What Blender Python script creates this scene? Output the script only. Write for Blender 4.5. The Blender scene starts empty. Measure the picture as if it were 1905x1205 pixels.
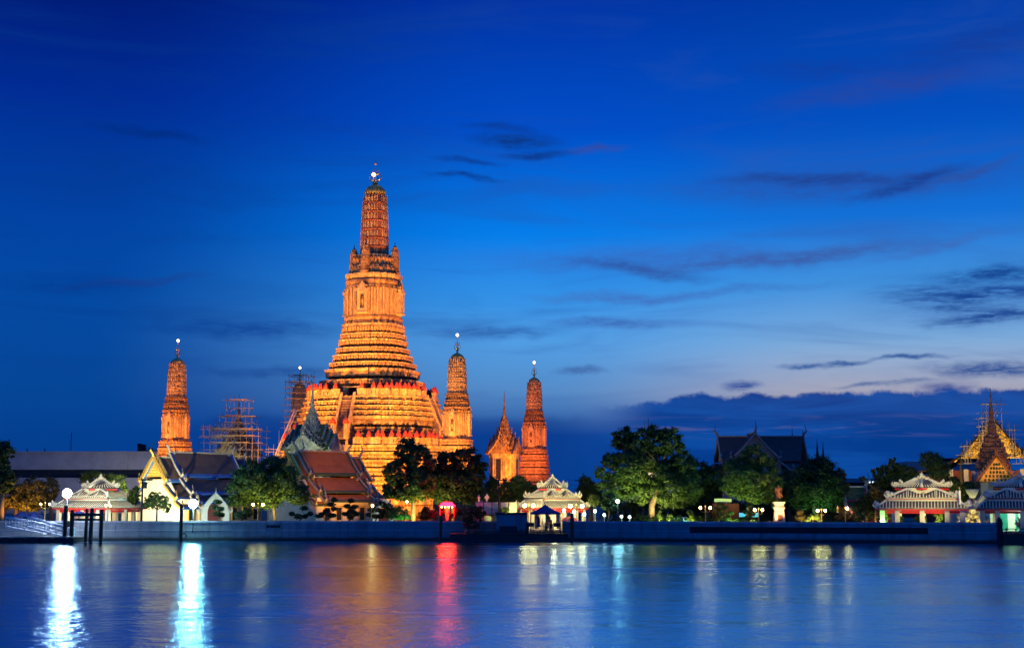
import bpy, math, random
import numpy as np
from mathutils import Vector, Matrix, Euler

R = math.radians
PI = math.pi
C = bpy.context.scene.collection
scene = bpy.context.scene

# ------------------------------------------------------------------ camera, sky, exposure
FPX, CXP, CYP, CAMZ = 2640.0, 952.5, 602.5, 6.0
TILT = math.atan((924 - CYP) / FPX)
cam_d = bpy.data.cameras.new('camera')
cam = bpy.data.objects.new('camera', cam_d)
C.objects.link(cam)
cam_d.sensor_width = 36
cam_d.lens = FPX / 1905 * 36
cam_d.clip_start = 0.5
cam_d.clip_end = 20000
cam.location = (0, 0, CAMZ)
cam.rotation_euler = (PI / 2 + TILT, 0, 0)
scene.camera = cam
scene.view_settings.view_transform = 'Standard'
scene.view_settings.look = 'None'
scene.view_settings.exposure = 0
scene.view_settings.gamma = 1
scene.cycles.use_denoising = True
scene.cycles.max_bounces = 6
scene.cycles.sample_clamp_indirect = 6


def at(px, py, Y):
    """world point at depth Y seen at pixel px,py of the 1905x1205 photograph"""
    u, v = (px - CXP) / FPX, (CYP - py) / FPX
    d = Vector((u, math.cos(TILT) - v * math.sin(TILT), math.sin(TILT) + v * math.cos(TILT)))
    d *= Y / d.y
    return Vector((d.x, d.y, d.z + CAMZ))


def X(px, Y, py=940): return at(px, py, Y).x
def Z(py, Y, px=952): return at(px, py, Y).z


def lin(r, g, b):
    f = lambda c: (c / 255 / 12.92) if c / 255 <= .04045 else ((c / 255 + .055) / 1.055) ** 2.4
    return (f(r), f(g), f(b), 1)


def build_sky():
    w = bpy.data.worlds.new('World')
    scene.world = w
    w.use_nodes = True
    nt = w.node_tree
    nd, lk = nt.nodes, nt.links
    for n in list(nd): nd.remove(n)
    out = nd.new('ShaderNodeOutputWorld')
    bg = nd.new('ShaderNodeBackground')
    lk.new(bg.outputs[0], out.inputs[0])
    tc = nd.new('ShaderNodeTexCoord')
    nrm = nd.new('ShaderNodeVectorMath'); nrm.operation = 'NORMALIZE'
    lk.new(tc.outputs['Generated'], nrm.inputs[0])
    sep = nd.new('ShaderNodeSeparateXYZ')
    lk.new(nrm.outputs[0], sep.inputs[0])

    def math_(op, a, b=None, c=None, clamp=False):
        n = nd.new('ShaderNodeMath'); n.operation = op; n.use_clamp = clamp
        for i, s in enumerate((a, b, c)):
            if s is None: continue
            if isinstance(s, (int, float)): n.inputs[i].default_value = s
            else: lk.new(s, n.inputs[i])
        return n.outputs[0]

    def ss(val, a, b, lo=0., hi=1.):
        n = nd.new('ShaderNodeMapRange'); n.interpolation_type = 'SMOOTHSTEP'
        lk.new(val, n.inputs['Value'])
        n.inputs['From Min'].default_value = a; n.inputs['From Max'].default_value = b
        n.inputs['To Min'].default_value = lo; n.inputs['To Max'].default_value = hi
        return n.outputs[0]

    def mix(fac, a, b):
        n = nd.new('ShaderNodeMix'); n.data_type = 'RGBA'
        if isinstance(fac, (int, float)): n.inputs['Factor'].default_value = fac
        else: lk.new(fac, n.inputs['Factor'])
        for s, k in ((a, 'A'), (b, 'B')):
            sock = [i for i in n.inputs if i.name == k and i.type == 'RGBA'][0]
            if isinstance(s, tuple): sock.default_value = s
            else: lk.new(s, sock)
        return [o for o in n.outputs if o.type == 'RGBA'][0]

    az = math_('ARCTAN2', sep.outputs[0], sep.outputs[1])
    el = math_('ARCSINE', sep.outputs[2])

    def ramp(val, stops, top):
        f = math_('DIVIDE', val, top, clamp=True)
        n = nd.new('ShaderNodeValToRGB'); lk.new(f, n.inputs[0])
        e = n.color_ramp.elements
        while len(e) < len(stops): e.new(0.5)
        for el_, (p, c) in zip(e, sorted(stops)):
            el_.position = p / top; el_.color = lin(*c)
        return n.outputs[0]

    E = lambda py: (924 - py) / FPX
    left = ramp(el, [(0, (2, 60, 138)), (E(830), (2, 62, 142)), (E(720), (4, 70, 152)), (E(560), (2, 74, 164)), (E(400), (0, 64, 162)),
                     (E(200), (0, 42, 146)), (E(0), (0, 22, 110)), (.5, (4, 74, 184)), (.95, (14, 100, 204))], 1.0)
    midc = ramp(el, [(0, (2, 62, 142)), (E(810), (8, 66, 150)), (E(730), (84, 138, 198)), (E(640), (82, 158, 228)), (E(560), (52, 146, 230)), (E(440), (4, 126, 234)),
                     (E(250), (0, 78, 200)), (E(0), (0, 48, 162)), (.5, (6, 86, 200)), (.95, (16, 104, 208))], 1.0)
    right = ramp(el, [(0, (2, 64, 144)), (E(815), (24, 76, 156)), (E(735), (170, 168, 184)), (E(690), (152, 172, 204)), (E(640), (122, 170, 218)), (E(540), (64, 146, 222)), (E(420), (18, 112, 214)),
                      (E(250), (2, 80, 192)), (E(0), (0, 56, 160)), (.5, (8, 88, 202)), (.95, (16, 104, 208))], 1.0)
    A = lambda px: math.atan((px - CXP) / FPX)
    base = mix(ss(az, A(150), A(1000)), left, midc)
    base = mix(ss(az, A(1000), A(1600)), base, right)
    # round the back of the sky everything falls to the deep blue of the left side
    base = mix(ss(math_('ABSOLUTE', az), .7, 1.8), base, left)

    # cloud coordinates
    comb = nd.new('ShaderNodeCombineXYZ')
    lk.new(az, comb.inputs[0]); lk.new(el, comb.inputs[1])
    flat = comb.outputs[0]

    def noise(sx, sy, detail=5, rough=.6, dist=0., off=0.):
        mp = nd.new('ShaderNodeMapping'); lk.new(flat, mp.inputs['Vector'])
        mp.inputs['Scale'].default_value = (sx, sy, 1)
        mp.inputs['Location'].default_value = (off, off * .7, 0)
        n = nd.new('ShaderNodeTexNoise')
        lk.new(mp.outputs[0], n.inputs['Vector'])
        n.inputs['Scale'].default_value = 1; n.inputs['Detail'].default_value = detail
        n.inputs['Roughness'].default_value = rough; n.inputs['Distortion'].default_value = dist
        return n.outputs['Fac']

    wisp = noise(14, 120, 6, .62, .6)
    fine = noise(40, 380, 5, .65, .3, 3.1)
    soft = noise(5, 34, 4, .55, .8, 7.7)
    # thin high veils everywhere
    veil = math_('MULTIPLY', ss(soft, .46, .74), ss(el, .02, .12))
    base = mix(math_('MULTIPLY', veil, .34), base, mix(ss(az, -.2, .2), lin(6, 58, 140), lin(46, 86, 168)))

    warp = math_('MULTIPLY', math_('SUBTRACT', noise(22, 22, 4, .55, 0, 5.),   .5), .016)
    elw = math_('ADD', el, warp)

    def D(px, py):
        d = (at(px, py, 100.) - Vector((0, 0, CAMZ))).normalized()
        return math.atan2(d.x, d.y), math.asin(d.z)

    ragged = ss(noise(70, 330, 5, .7, .4, 4.4), .3, .6, .5, 1.)

    def streak(col, px, py, lx, ly, ang, amt, tex, base, lo=.32, hi=.62):
        ca, sa = math.cos(R(ang)), math.sin(R(ang))
        a0, e0 = D(px, py)
        dx = math_('SUBTRACT', az, a0); dy = math_('SUBTRACT', elw, e0)
        q1 = math_('ADD', math_('MULTIPLY', dx, ca / (lx / FPX)), math_('MULTIPLY', dy, sa / (lx / FPX)))
        q2 = math_('ADD', math_('MULTIPLY', dx, -sa / (ly / FPX)), math_('MULTIPLY', dy, ca / (ly / FPX)))
        d = math_('SQRT', math_('ADD', math_('MULTIPLY', q1, q1), math_('MULTIPLY', q2, q2)))
        m = math_('MULTIPLY', math_('MULTIPLY', ss(d, 1.15, .1), ss(tex, lo, hi)), ragged)
        return mix(math_('MULTIPLY', m, amt * .95), base, lin(*col))

    S = [((10, 54, 132), 960, 262, 110, 20, -3, .95, wisp, .2, .5), ((12, 54, 134), 1000, 288, 90, 10, 2, .95, wisp, .2, .45), ((52, 72, 150), 1110, 278, 70, 12, 3, .8, wisp, .3, .5),
         ((10, 52, 132), 862, 331, 90, 8, -4, .95, wisp, .2, .45), ((10, 54, 136), 870, 301, 80, 8, -5, .8, wisp, .2, .45), ((10, 54, 140), 930, 238, 90, 10, -6, .7, wisp, .25, .5),
         ((40, 78, 162), 1560, 345, 420, 44, 0, .75, soft, .1, .5), ((30, 66, 146), 1530, 332, 250, 15, -2, .9, wisp, .1, .45), ((26, 62, 142), 1690, 342, 130, 17, 14, .95, soft, .1, .4), ((44, 80, 160), 1800, 325, 130, 13, 14, .8, wisp, .15, .5),
         ((56, 100, 184), 1260, 482, 480, 34, 0, .65, soft, .05, .45), ((46, 82, 158), 1190, 502, 170, 15, -9, .85, wisp, .1, .45), ((58, 92, 166), 1480, 478, 330, 17, 4, .9, wisp, .05, .45), ((62, 100, 178), 1740, 462, 150, 12, 10, .6, wisp, .1, .5),
         ((44, 66, 148), 1640, 165, 260, 30, 5, .7, soft, .1, .5), ((22, 56, 146), 1520, 132, 170, 26, -4, .5, wisp, .2, .6), ((26, 56, 142), 1810, 85, 220, 44, 8, .6, wisp, .15, .6),
         ((46, 98, 176), 1840, 548, 280, 75, 0, .5, soft, .1, .5), ((18, 66, 142), 1860, 508, 150, 17, 0, 1., fine, .25, .5), ((14, 62, 140), 1830, 542, 210, 22, -1, 1., fine, .3, .52), ((20, 66, 144), 1850, 588, 150, 18, 3, 1., fine, .25, .5), ((26, 74, 150), 1760, 566, 120, 14, -7, .8, fine, .3, .55),
         ((66, 108, 186), 1150, 552, 200, 14, 0, .7, wisp, .15, .5), ((58, 98, 176), 1140, 600, 170, 15, 0, .8, wisp, .1, .45), ((40, 88, 164), 910, 618, 170, 16, 1, .8, wisp, .1, .5), ((60, 106, 186), 1330, 545, 300, 12, 3, .5, wisp, .15, .5),
         ((40, 88, 156), 1495, 677, 55, 7, -2, 1., wisp, .1, .35), ((36, 84, 154), 1570, 674, 60, 6, 1, 1., wisp, .1, .35), ((40, 84, 152), 1690, 667, 90, 6, 0, 1., wisp, .1, .35), ((24, 72, 146), 1850, 690, 160, 18, -3, 1., wisp, .05, .3), ((60, 98, 162), 1080, 690, 60, 9, -3, .9, wisp, .15, .45), ((70, 100, 158), 1610, 718, 70, 7, 0, .8, fine, .3, .5), ((76, 104, 160), 1690, 710, 70, 5, 4, .8, fine, .3, .5),
         ((0, 44, 126), 280, 250, 130, 14, -4, .8, soft, .1, .5), ((26, 60, 138), 250, 522, 160, 11, 8, .6, soft, .1, .5), ((2, 52, 136), 120, 530, 200, 26, 0, .5, soft, .2, .6), ((4, 58, 142), 440, 612, 240, 24, 0, .7, wisp, .15, .5), ((8, 58, 138), 520, 690, 200, 14, 2, .6, wisp, .2, .5),
         ((8, 62, 150), 1380, 716, 44, 12, 0, 1., soft, .0, .2), ((6, 60, 146), 1765, 720, 60, 14, 0, 1., soft, .0, .2)]
    for s in S:
        base = streak(*s[:8], base, *s[8:])
    # heavy bank low over the right horizon with a bumpy top edge
    bump = math_('MULTIPLY', math_('SUBTRACT', noise(17, 3, 3, .5, 0, 1.3), .45), .022)
    fine_b = math_('MULTIPLY', math_('SUBTRACT', noise(70, 90, 5, .6, 0, 9.), .5), .012)
    top = math_('ADD', math_('ADD', ss(az, A(1080), A(1420), .0625, .0715), bump), fine_b)
    dist = math_('SUBTRACT', top, el)
    bank = math_('MULTIPLY', ss(dist, -.0005, .0035), ss(az, A(1080), A(1230)))
    bank_col = mix(ss(noise(9, 60, 6, .6, .7, 6.), .38, .64), lin(1, 58, 140), lin(8, 74, 160))
    pink = math_('MULTIPLY', ss(noise(16, 200, 5, .6, .5, 2.), .52, .66), math_('MULTIPLY', ss(el, .038, .046), ss(el, .058, .05)))
    bank_col = mix(math_('MULTIPLY', pink, .34), bank_col, lin(110, 108, 160))
    base = mix(math_('MULTIPLY', bank, .97), base, bank_col)
    # lower bank on the left, very soft
    bankl = math_('MULTIPLY', ss(math_('SUBTRACT', math_('ADD', math_('MULTIPLY', bump, 1.4), .056), el), -.002, .006), math_('MULTIPLY', ss(az, A(300), A(420)), ss(az, A(1150), A(1000))))
    base = mix(math_('MULTIPLY', bankl, .55), base, lin(6, 54, 134))
    # physical twilight sky adds the last of the after-glow light
    sky = nd.new('ShaderNodeTexSky'); sky.sky_type = 'NISHITA'; sky.sun_disc = False
    sky.sun_elevation = R(-4); sky.sun_rotation = R(28); sky.ozone_density = 4
    add = nd.new('ShaderNodeMix'); add.data_type = 'RGBA'; add.blend_type = 'ADD'
    add.inputs['Factor'].default_value = .03
    ia = [i for i in add.inputs if i.type == 'RGBA']
    lk.new(base, ia[0]); lk.new(sky.outputs[0], ia[1])
    lk.new([o for o in add.outputs if o.type == 'RGBA'][0], bg.inputs['Color'])
    bg.inputs['Strength'].default_value = 1.0


build_sky()
sun_d = bpy.data.lights.new('afterglow', 'SUN')
sun_d.energy = .002; sun_d.angle = R(12); sun_d.color = (1, .75, .6)
sun = bpy.data.objects.new('afterglow', sun_d); C.objects.link(sun)
sun.rotation_euler = (R(-84), 0, R(-28))

# ------------------------------------------------------------------ helpers
def tag(o, label=None, cat=None, group=None, kind=None):
    if label: o['label'] = label
    if cat: o['category'] = cat
    if group: o['group'] = group
    if kind: o['kind'] = kind
    return o


def thing(name, label, cat, loc=(0, 0, 0), rz=0., group=None):
    o = bpy.data.objects.new(name, None)
    C.objects.link(o)
    o.location = loc; o.rotation_euler = (0, 0, rz); o.empty_display_size = .3
    return tag(o, label, cat, group)


def clone(o, loc=None, rz=None, label=None, scale=None, parent=None, group=None):
    c = o.copy(); C.objects.link(c)
    if parent is not None: c.parent = parent
    if loc is not None: c.location = loc
    if rz is not None: c.rotation_euler = (0, 0, rz)
    if scale is not None: c.scale = scale if hasattr(scale, '__len__') else (scale,) * 3
    if label: c['label'] = label
    if group: c['group'] = group
    for ch in list(o.children):
        clone(ch, parent=c)
    return c


class MB:
    def __init__(s, T=None):
        s.v, s.f, s.m, s.sm = [], [], [], []
        s.T = T

    def add(s, vs, fs, mi=0, smooth=False):
        b = len(s.v)
        for p in vs:
            p = Vector(p)
            s.v.append(s.T @ p if s.T is not None else p)
        for f in fs:
            s.f.append([b + i for i in f]); s.m.append(mi); s.sm.append(smooth)
        return s

    def box(s, x0, x1, y0, y1, z0, z1, mi=0):
        return s.add([(x0, y0, z0), (x1, y0, z0), (x1, y1, z0), (x0, y1, z0), (x0, y0, z1), (x1, y0, z1), (x1, y1, z1), (x0, y1, z1)],
                     [(0, 3, 2, 1), (4, 5, 6, 7), (0, 1, 5, 4), (1, 2, 6, 5), (2, 3, 7, 6), (3, 0, 4, 7)], mi)

    def cbox(s, c, d, mi=0):
        return s.box(c[0] - d[0] / 2, c[0] + d[0] / 2, c[1] - d[1] / 2, c[1] + d[1] / 2, c[2] - d[2] / 2, c[2] + d[2] / 2, mi)

    def loft(s, polys, mi=0, smooth=False, cap=True):
        n = len(polys[0]); vs = [p for poly in polys for p in poly]; fs = []
        for k in range(len(polys) - 1):
            for i in range(n):
                j = (i + 1) % n
                fs.append((k * n + i, k * n + j, (k + 1) * n + j, (k + 1) * n + i))
        if cap:
            fs.append(tuple(range(n - 1, -1, -1)))
            fs.append(tuple((len(polys) - 1) * n + i for i in range(n)))
        return s.add(vs, fs, mi, smooth)

    def rings(s, plan, prof, mi=0, c=(0, 0)):
        if prof and len(prof[0]) > 2 or any(len(p) > 2 for p in prof):
            n = len(plan); b0 = len(s.f)
            s.loft([[(c[0] + x * p[1], c[1] + y * p[1], p[0]) for x, y in plan] for p in prof], mi)
            for k in range(len(prof) - 1):
                if len(prof[k]) > 2:
                    for i in range(n): s.m[b0 + k * n + i] = prof[k][2]
            return s
        return s.loft([[(c[0] + x * k, c[1] + y * k, z) for x, y in plan] for z, k in prof], mi)

    def lathe(s, prof, n=16, c=(0, 0, 0), mi=0, smooth=True):
        return s.loft([[(c[0] + r * math.cos(2 * PI * i / n), c[1] + r * math.sin(2 * PI * i / n), c[2] + z) for i in range(n)] for r, z in prof], mi, smooth)

    def tube(s, pts, rad, n=6, mi=0, smooth=True):
        pts = [Vector(p) for p in pts]
        if not hasattr(rad, '__len__'): rad = [rad] * len(pts)
        polys = []
        for i, p in enumerate(pts):
            t = (pts[min(i + 1, len(pts) - 1)] - pts[max(i - 1, 0)]).normalized()
            a = t.cross(Vector((0, 0, 1)))
            if a.length < .05: a = t.cross(Vector((0, 1, 0)))
            a.normalize(); b = a.cross(t).normalized()
            polys.append([tuple(p + rad[i] * (math.cos(2 * PI * (k + .5) / n) * a + math.sin(2 * PI * (k + .5) / n) * b)) for k in range(n)])
        for k in range(len(polys)): polys[k] = polys[k][::-1]
        return s.loft(polys, mi, smooth)

    def slab(s, poly, d, mi=0):
        """polygon (3-D points) thickened along vector d"""
        n = len(poly); d = Vector(d)
        vs = [Vector(p) for p in poly] + [Vector(p) + d for p in poly]
        fs = [tuple(range(n)), tuple(range(2 * n - 1, n - 1, -1))]
        for i in range(n):
            j = (i + 1) % n
            fs.append((i, i + n, j + n, j))
        return s.add(vs, fs, mi)

    def ball(s, c, r, n=12, m=8, mi=0):
        rr = r if hasattr(r, '__len__') else (r, r, r)
        polys = []
        for k in range(m + 1):
            a = -PI / 2 + PI * (k + .02 if k == 0 else (k - .02 if k == m else k)) / m
            polys.append([(c[0] + rr[0] * math.cos(a) * math.cos(2 * PI * i / n), c[1] + rr[1] * math.cos(a) * math.sin(2 * PI * i / n), c[2] + rr[2] * math.sin(a)) for i in range(n)])
        return s.loft(polys, mi, True)

    def build(s, name, mats, parent=None):
        me = bpy.data.meshes.new(name)
        me.from_pydata([tuple(p) for p in s.v], [], s.f)
        if not isinstance(mats, (list, tuple)): mats = [mats]
        for m in mats: me.materials.append(m)
        me.polygons.foreach_set('material_index', s.m)
        me.polygons.foreach_set('use_smooth', s.sm)
        me.update()
        o = bpy.data.objects.new(name, me); C.objects.link(o)
        if parent is not None: o.parent = parent
        return o


def light(kind, loc, energy, color, radius=.4, target=None, angle=60, blend=.6, parent=None, name='unseen_floodlight'):
    d = bpy.data.lights.new(name, kind)
    d.energy = energy; d.color = color
    d.shadow_soft_size = radius
    if kind == 'SPOT':
        d.spot_size = R(angle); d.spot_blend = blend
    o = bpy.data.objects.new(name, d); C.objects.link(o)
    o.location = loc
    if target is not None:
        o.rotation_euler = (Vector(target) - Vector(loc)).to_track_quat('-Z', 'Y').to_euler()
    if parent is not None:
        o.parent = parent
    return o


# ------------------------------------------------------------------ materials
def new_mat(name):
    m = bpy.data.materials.new(name); m.use_nodes = True
    nt = m.node_tree
    return m, nt.nodes, nt.links, nt.nodes['Principled BSDF']


def coords(nd, lk, scale=(1, 1, 1), kind='Object'):
    t = nd.new('ShaderNodeTexCoord'); mp = nd.new('ShaderNodeMapping')
    lk.new(t.outputs[kind], mp.inputs['Vector']); mp.inputs['Scale'].default_value = scale
    return mp.outputs[0]


def mixc(nd, lk, fac, a, b, blend='MIX'):
    n = nd.new('ShaderNodeMix'); n.data_type = 'RGBA'; n.blend_type = blend
    if isinstance(fac, (int, float)): n.inputs['Factor'].default_value = fac
    else: lk.new(fac, n.inputs['Factor'])
    ins = [i for i in n.inputs if i.type == 'RGBA']
    for s, k in zip((a, b), ins):
        if isinstance(s, (tuple, list)): k.default_value = tuple(s) if len(s) == 4 else (*s, 1)
        else: lk.new(s, k)
    return [o for o in n.outputs if o.type == 'RGBA'][0]


def mat(name, col, rough=.75, var=.25, scale=2., bump=.15, metal=0., stretch=(1, 1, 1), col2=None, spec=.4):
    m, nd, lk, b = new_mat(name)
    v = coords(nd, lk, stretch)
    n = nd.new('ShaderNodeTexNoise'); lk.new(v, n.inputs['Vector'])
    n.inputs['Scale'].default_value = scale; n.inputs['Detail'].default_value = 6; n.inputs['Roughness'].default_value = .6
    r = nd.new('ShaderNodeValToRGB'); lk.new(n.outputs['Fac'], r.inputs[0])
    r.color_ramp.elements[0].position = .3; r.color_ramp.elements[1].position = .7
    c2 = col2 or tuple(min(1, c * (1 + var)) for c in col)
    r.color_ramp.elements[0].color = (*[c * (1 - var) for c in col], 1)
    r.color_ramp.elements[1].color = (*c2, 1)
    lk.new(r.outputs[0], b.inputs['Base Color'])
    b.inputs['Roughness'].default_value = rough; b.inputs['Metallic'].default_value = metal
    b.inputs['Specular IOR Level'].default_value = spec
    if bump:
        bp = nd.new('ShaderNodeBump'); bp.inputs['Strength'].default_value = bump; bp.inputs['Distance'].default_value = .1
        lk.new(n.outputs['Fac'], bp.inputs['Height']); lk.new(bp.outputs[0], b.inputs['Normal'])
    return m


def emit(name, col, strength):
    m, nd, lk, b = new_mat(name)
    b.inputs['Base Color'].default_value = (*col, 1)
    b.inputs['Emission Color'].default_value = (*col, 1)
    b.inputs['Emission Strength'].default_value = strength
    return m


def mosaic(name, cols, scale=3.2, dirt=.45, rows=1.6):
    """porcelain mosaic on stucco: little cells of several glazes, grooved rows, weather streaks"""
    m, nd, lk, b = new_mat(name)
    v = coords(nd, lk)
    vo = nd.new('ShaderNodeTexVoronoi'); lk.new(v, vo.inputs['Vector']); vo.inputs['Scale'].default_value = scale
    ramp = nd.new('ShaderNodeValToRGB'); ramp.color_ramp.interpolation = 'CONSTANT'
    sep = nd.new('ShaderNodeSeparateColor'); lk.new(vo.outputs['Color'], sep.inputs[0]); lk.new(sep.outputs[0], ramp.inputs[0])
    e = ramp.color_ramp.elements
    while len(e) < len(cols): e.new(.5)
    for i, c in enumerate(cols):
        e[i].position = i / len(cols); e[i].color = (*c, 1)
    wv = nd.new('ShaderNodeTexWave'); wv.bands_direction = 'Z'; lk.new(v, wv.inputs['Vector'])
    wv.inputs['Scale'].default_value = rows; wv.inputs['Distortion'].default_value = .6; wv.inputs['Detail'].default_value = 2
    n = nd.new('ShaderNodeTexNoise'); lk.new(coords(nd, lk, (1, 1, .35)), n.inputs['Vector'])
    n.inputs['Scale'].default_value = .9; n.inputs['Detail'].default_value = 7; n.inputs['Roughness'].default_value = .7
    mr = nd.new('ShaderNodeMapRange'); lk.new(n.outputs['Fac'], mr.inputs[0])
    mr.inputs[1].default_value = .42; mr.inputs[2].default_value = .68
    mr.inputs[3].default_value = 0; mr.inputs[4].default_value = dirt
    c = mixc(nd, lk, mr.outputs[0], ramp.outputs[0], (.10, .07, .05, 1))
    lk.new(c, b.inputs['Base Color'])
    b.inputs['Roughness'].default_value = .55
    add = nd.new('ShaderNodeMath'); add.operation = 'MULTIPLY_ADD'
    lk.new(vo.outputs['Distance'], add.inputs[0]); add.inputs[1].default_value = -.7
    lk.new(wv.outputs['Fac'], add.inputs[2])
    bp = nd.new('ShaderNodeBump'); bp.inputs['Strength'].default_value = .55; bp.inputs['Distance'].default_value = .16
    lk.new(add.outputs[0], bp.inputs['Height']); lk.new(bp.outputs[0], b.inputs['Normal'])
    return m


def tiles(name, col, col2, course=.32):
    m, nd, lk, b = new_mat(name)
    t = nd.new('ShaderNodeTexCoord'); sp = nd.new('ShaderNodeSeparateXYZ'); lk.new(t.outputs['Object'], sp.inputs[0])
    sm = nd.new('ShaderNodeMath'); sm.operation = 'ADD'; lk.new(sp.outputs[0], sm.inputs[0]); lk.new(sp.outputs[1], sm.inputs[1])
    cb = nd.new('ShaderNodeCombineXYZ'); lk.new(sm.outputs[0], cb.inputs[0]); lk.new(sp.outputs[2], cb.inputs[1])
    br = nd.new('ShaderNodeTexBrick'); lk.new(cb.outputs[0], br.inputs['Vector'])
    br.inputs['Scale'].default_value = 1; br.inputs['Brick Width'].default_value = .3; br.inputs['Row Height'].default_value = course
    br.inputs['Mortar Size'].default_value = .03; br.inputs['Color1'].default_value = (*col, 1); br.inputs['Color2'].default_value = (*col2, 1)
    br.inputs['Mortar'].default_value = (*[c * .45 for c in col], 1)
    n = nd.new('ShaderNodeTexNoise'); lk.new(t.outputs['Object'], n.inputs['Vector']); n.inputs['Scale'].default_value = .7; n.inputs['Detail'].default_value = 6
    c = mixc(nd, lk, .45, br.outputs['Color'], mixc(nd, lk, n.outputs['Fac'], [x * .5 for x in col], [min(1, x * 1.5) for x in col2]))
    lk.new(c, b.inputs['Base Color']); b.inputs['Roughness'].default_value = .62; b.inputs['Specular IOR Level'].default_value = .25
    bp = nd.new('ShaderNodeBump'); bp.inputs['Strength'].default_value = .5; bp.inputs['Distance'].default_value = .05; bp.invert = True
    lk.new(br.outputs['Fac'], bp.inputs['Height']); lk.new(bp.outputs[0], b.inputs['Normal'])
    return m


def leaf(name, col, col2):
    m, nd, lk, b = new_mat(name)
    g = nd.new('ShaderNodeNewGeometry')
    n = nd.new('ShaderNodeTexNoise'); lk.new(coords(nd, lk), n.inputs['Vector']); n.inputs['Scale'].default_value = .5; n.inputs['Detail'].default_value = 3
    f = nd.new('ShaderNodeMath'); f.operation = 'MULTIPLY_ADD'; lk.new(g.outputs['Random Per Island'], f.inputs[0]); f.inputs[1].default_value = .6
    h = nd.new('ShaderNodeMath'); h.operation = 'MULTIPLY'; lk.new(n.outputs['Fac'], h.inputs[0]); h.inputs[1].default_value = .5
    lk.new(h.outputs[0], f.inputs[2])
    c = mixc(nd, lk, f.outputs[0], col, col2)
    lk.new(c, b.inputs['Base Color']); b.inputs['Roughness'].default_value = .55; b.inputs['Specular IOR Level'].default_value = .25
    tr = nd.new('ShaderNodeBsdfTranslucent'); lk.new(c, tr.inputs['Color'])
    mx = nd.new('ShaderNodeMixShader'); mx.inputs[0].default_value = .25
    out = nd['Material Output']
    lk.new(b.outputs[0], mx.inputs[1]); lk.new(tr.outputs[0], mx.inputs[2]); lk.new(mx.outputs[0], out.inputs[0])
    return m



def stained(name, col, dark):
    """plaster with run-off streaks, patches and a tide band of its own"""
    m, nd, lk, b = new_mat(name)
    def nz(sc, det, scale=1.):
        n = nd.new('ShaderNodeTexNoise'); lk.new(coords(nd, lk, sc), n.inputs['Vector']); n.inputs['Scale'].default_value = scale
        n.inputs['Detail'].default_value = det; n.inputs['Roughness'].default_value = .65
        return n.outputs['Fac']
    def rg(f, lo, hi, a, b_):
        r = nd.new('ShaderNodeMapRange'); lk.new(f, r.inputs[0])
        for i, v in enumerate((lo, hi, a, b_)): r.inputs[1 + i].default_value = v
        return r.outputs[0]
    c = mixc(nd, lk, rg(nz((1.1, 1, .12), 6), .48, .7, 0, .75), col, dark)
    c = mixc(nd, lk, rg(nz((.12, 1, .5), 4), .5, .62, 0, .45), c, [x * .62 for x in col])
    c = mixc(nd, lk, rg(nz((.35, 1, 1.6), 5), .6, .68, 0, .4), c, [min(1, x * 1.5) for x in col])
    t = nd.new('ShaderNodeTexCoord'); sp = nd.new('ShaderNodeSeparateXYZ'); lk.new(t.outputs['Object'], sp.inputs[0])
    z = nd.new('ShaderNodeMath'); z.operation = 'MULTIPLY_ADD'; lk.new(nz((.5, 1, 1), 5), z.inputs[0]); z.inputs[1].default_value = .7; lk.new(sp.outputs[2], z.inputs[2])
    c = mixc(nd, lk, rg(z.outputs[0], .62, 1.0, .85, 0), c, (.05, .055, .045))
    lk.new(c, b.inputs['Base Color']); b.inputs['Roughness'].default_value = .85
    bp = nd.new('ShaderNodeBump'); bp.inputs['Strength'].default_value = .2; bp.inputs['Distance'].default_value = .1
    lk.new(nz((1, 1, 1), 6, 2.), bp.inputs['Height']); lk.new(bp.outputs[0], b.inputs['Normal'])
    return m


M = {}
M['prang'] = mosaic('porcelain_mosaic', [(.62, .50, .22), (.54, .40, .16), (.68, .56, .27), (.44, .29, .10), (.6, .46, .19), (.42, .35, .14), (.64, .52, .24)], 2.0, .75)
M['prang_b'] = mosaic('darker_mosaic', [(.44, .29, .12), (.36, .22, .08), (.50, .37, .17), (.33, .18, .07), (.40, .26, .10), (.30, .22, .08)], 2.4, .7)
M['prang_c'] = mosaic('fine_mosaic', [(.66, .54, .26), (.58, .45, .19), (.70, .58, .30), (.52, .38, .15), (.62, .50, .23)], 3., .6, 2.4)
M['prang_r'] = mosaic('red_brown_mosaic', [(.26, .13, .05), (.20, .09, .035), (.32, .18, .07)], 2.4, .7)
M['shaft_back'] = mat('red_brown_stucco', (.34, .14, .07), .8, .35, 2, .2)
M['recess'] = mat('shade_dark_stone', (.16, .12, .09), .9, .4, 1.5)  # dark colour stands for shade in niches and on the stairs
M['figure'] = mat('glazed_figure', (.44, .29, .10), .6, .5, 2.5, .3)
M['red'] = mat('red_oxide_paint', (.42, .06, .035), .6, .3, 3)
M['redbright'] = mat('red_gloss_paint', (.62, .03, .025), .45, .15, 4, .05)
M['gold'] = mat('gilded_glass', (.85, .52, .12), .35, .4, 6, .5, .55)
M['goldplain'] = mat('gold_leaf', (.9, .6, .16), .3, .25, 5, .2, .8)
M['white'] = mat('limewashed_plaster', (.68, .65, .47), .85, .1, 1.2, .06)
M['whiteblue'] = mat('white_stucco', (.64, .63, .47), .8, .12, 3, .2)
M['greendome'] = mat('green_gilt_dome', (.30, .33, .10), .5, .4, 3, .2, .3)
M['dark'] = mat('near_black_paint', (.012, .012, .014), .7, .4, 2, .1)
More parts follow.
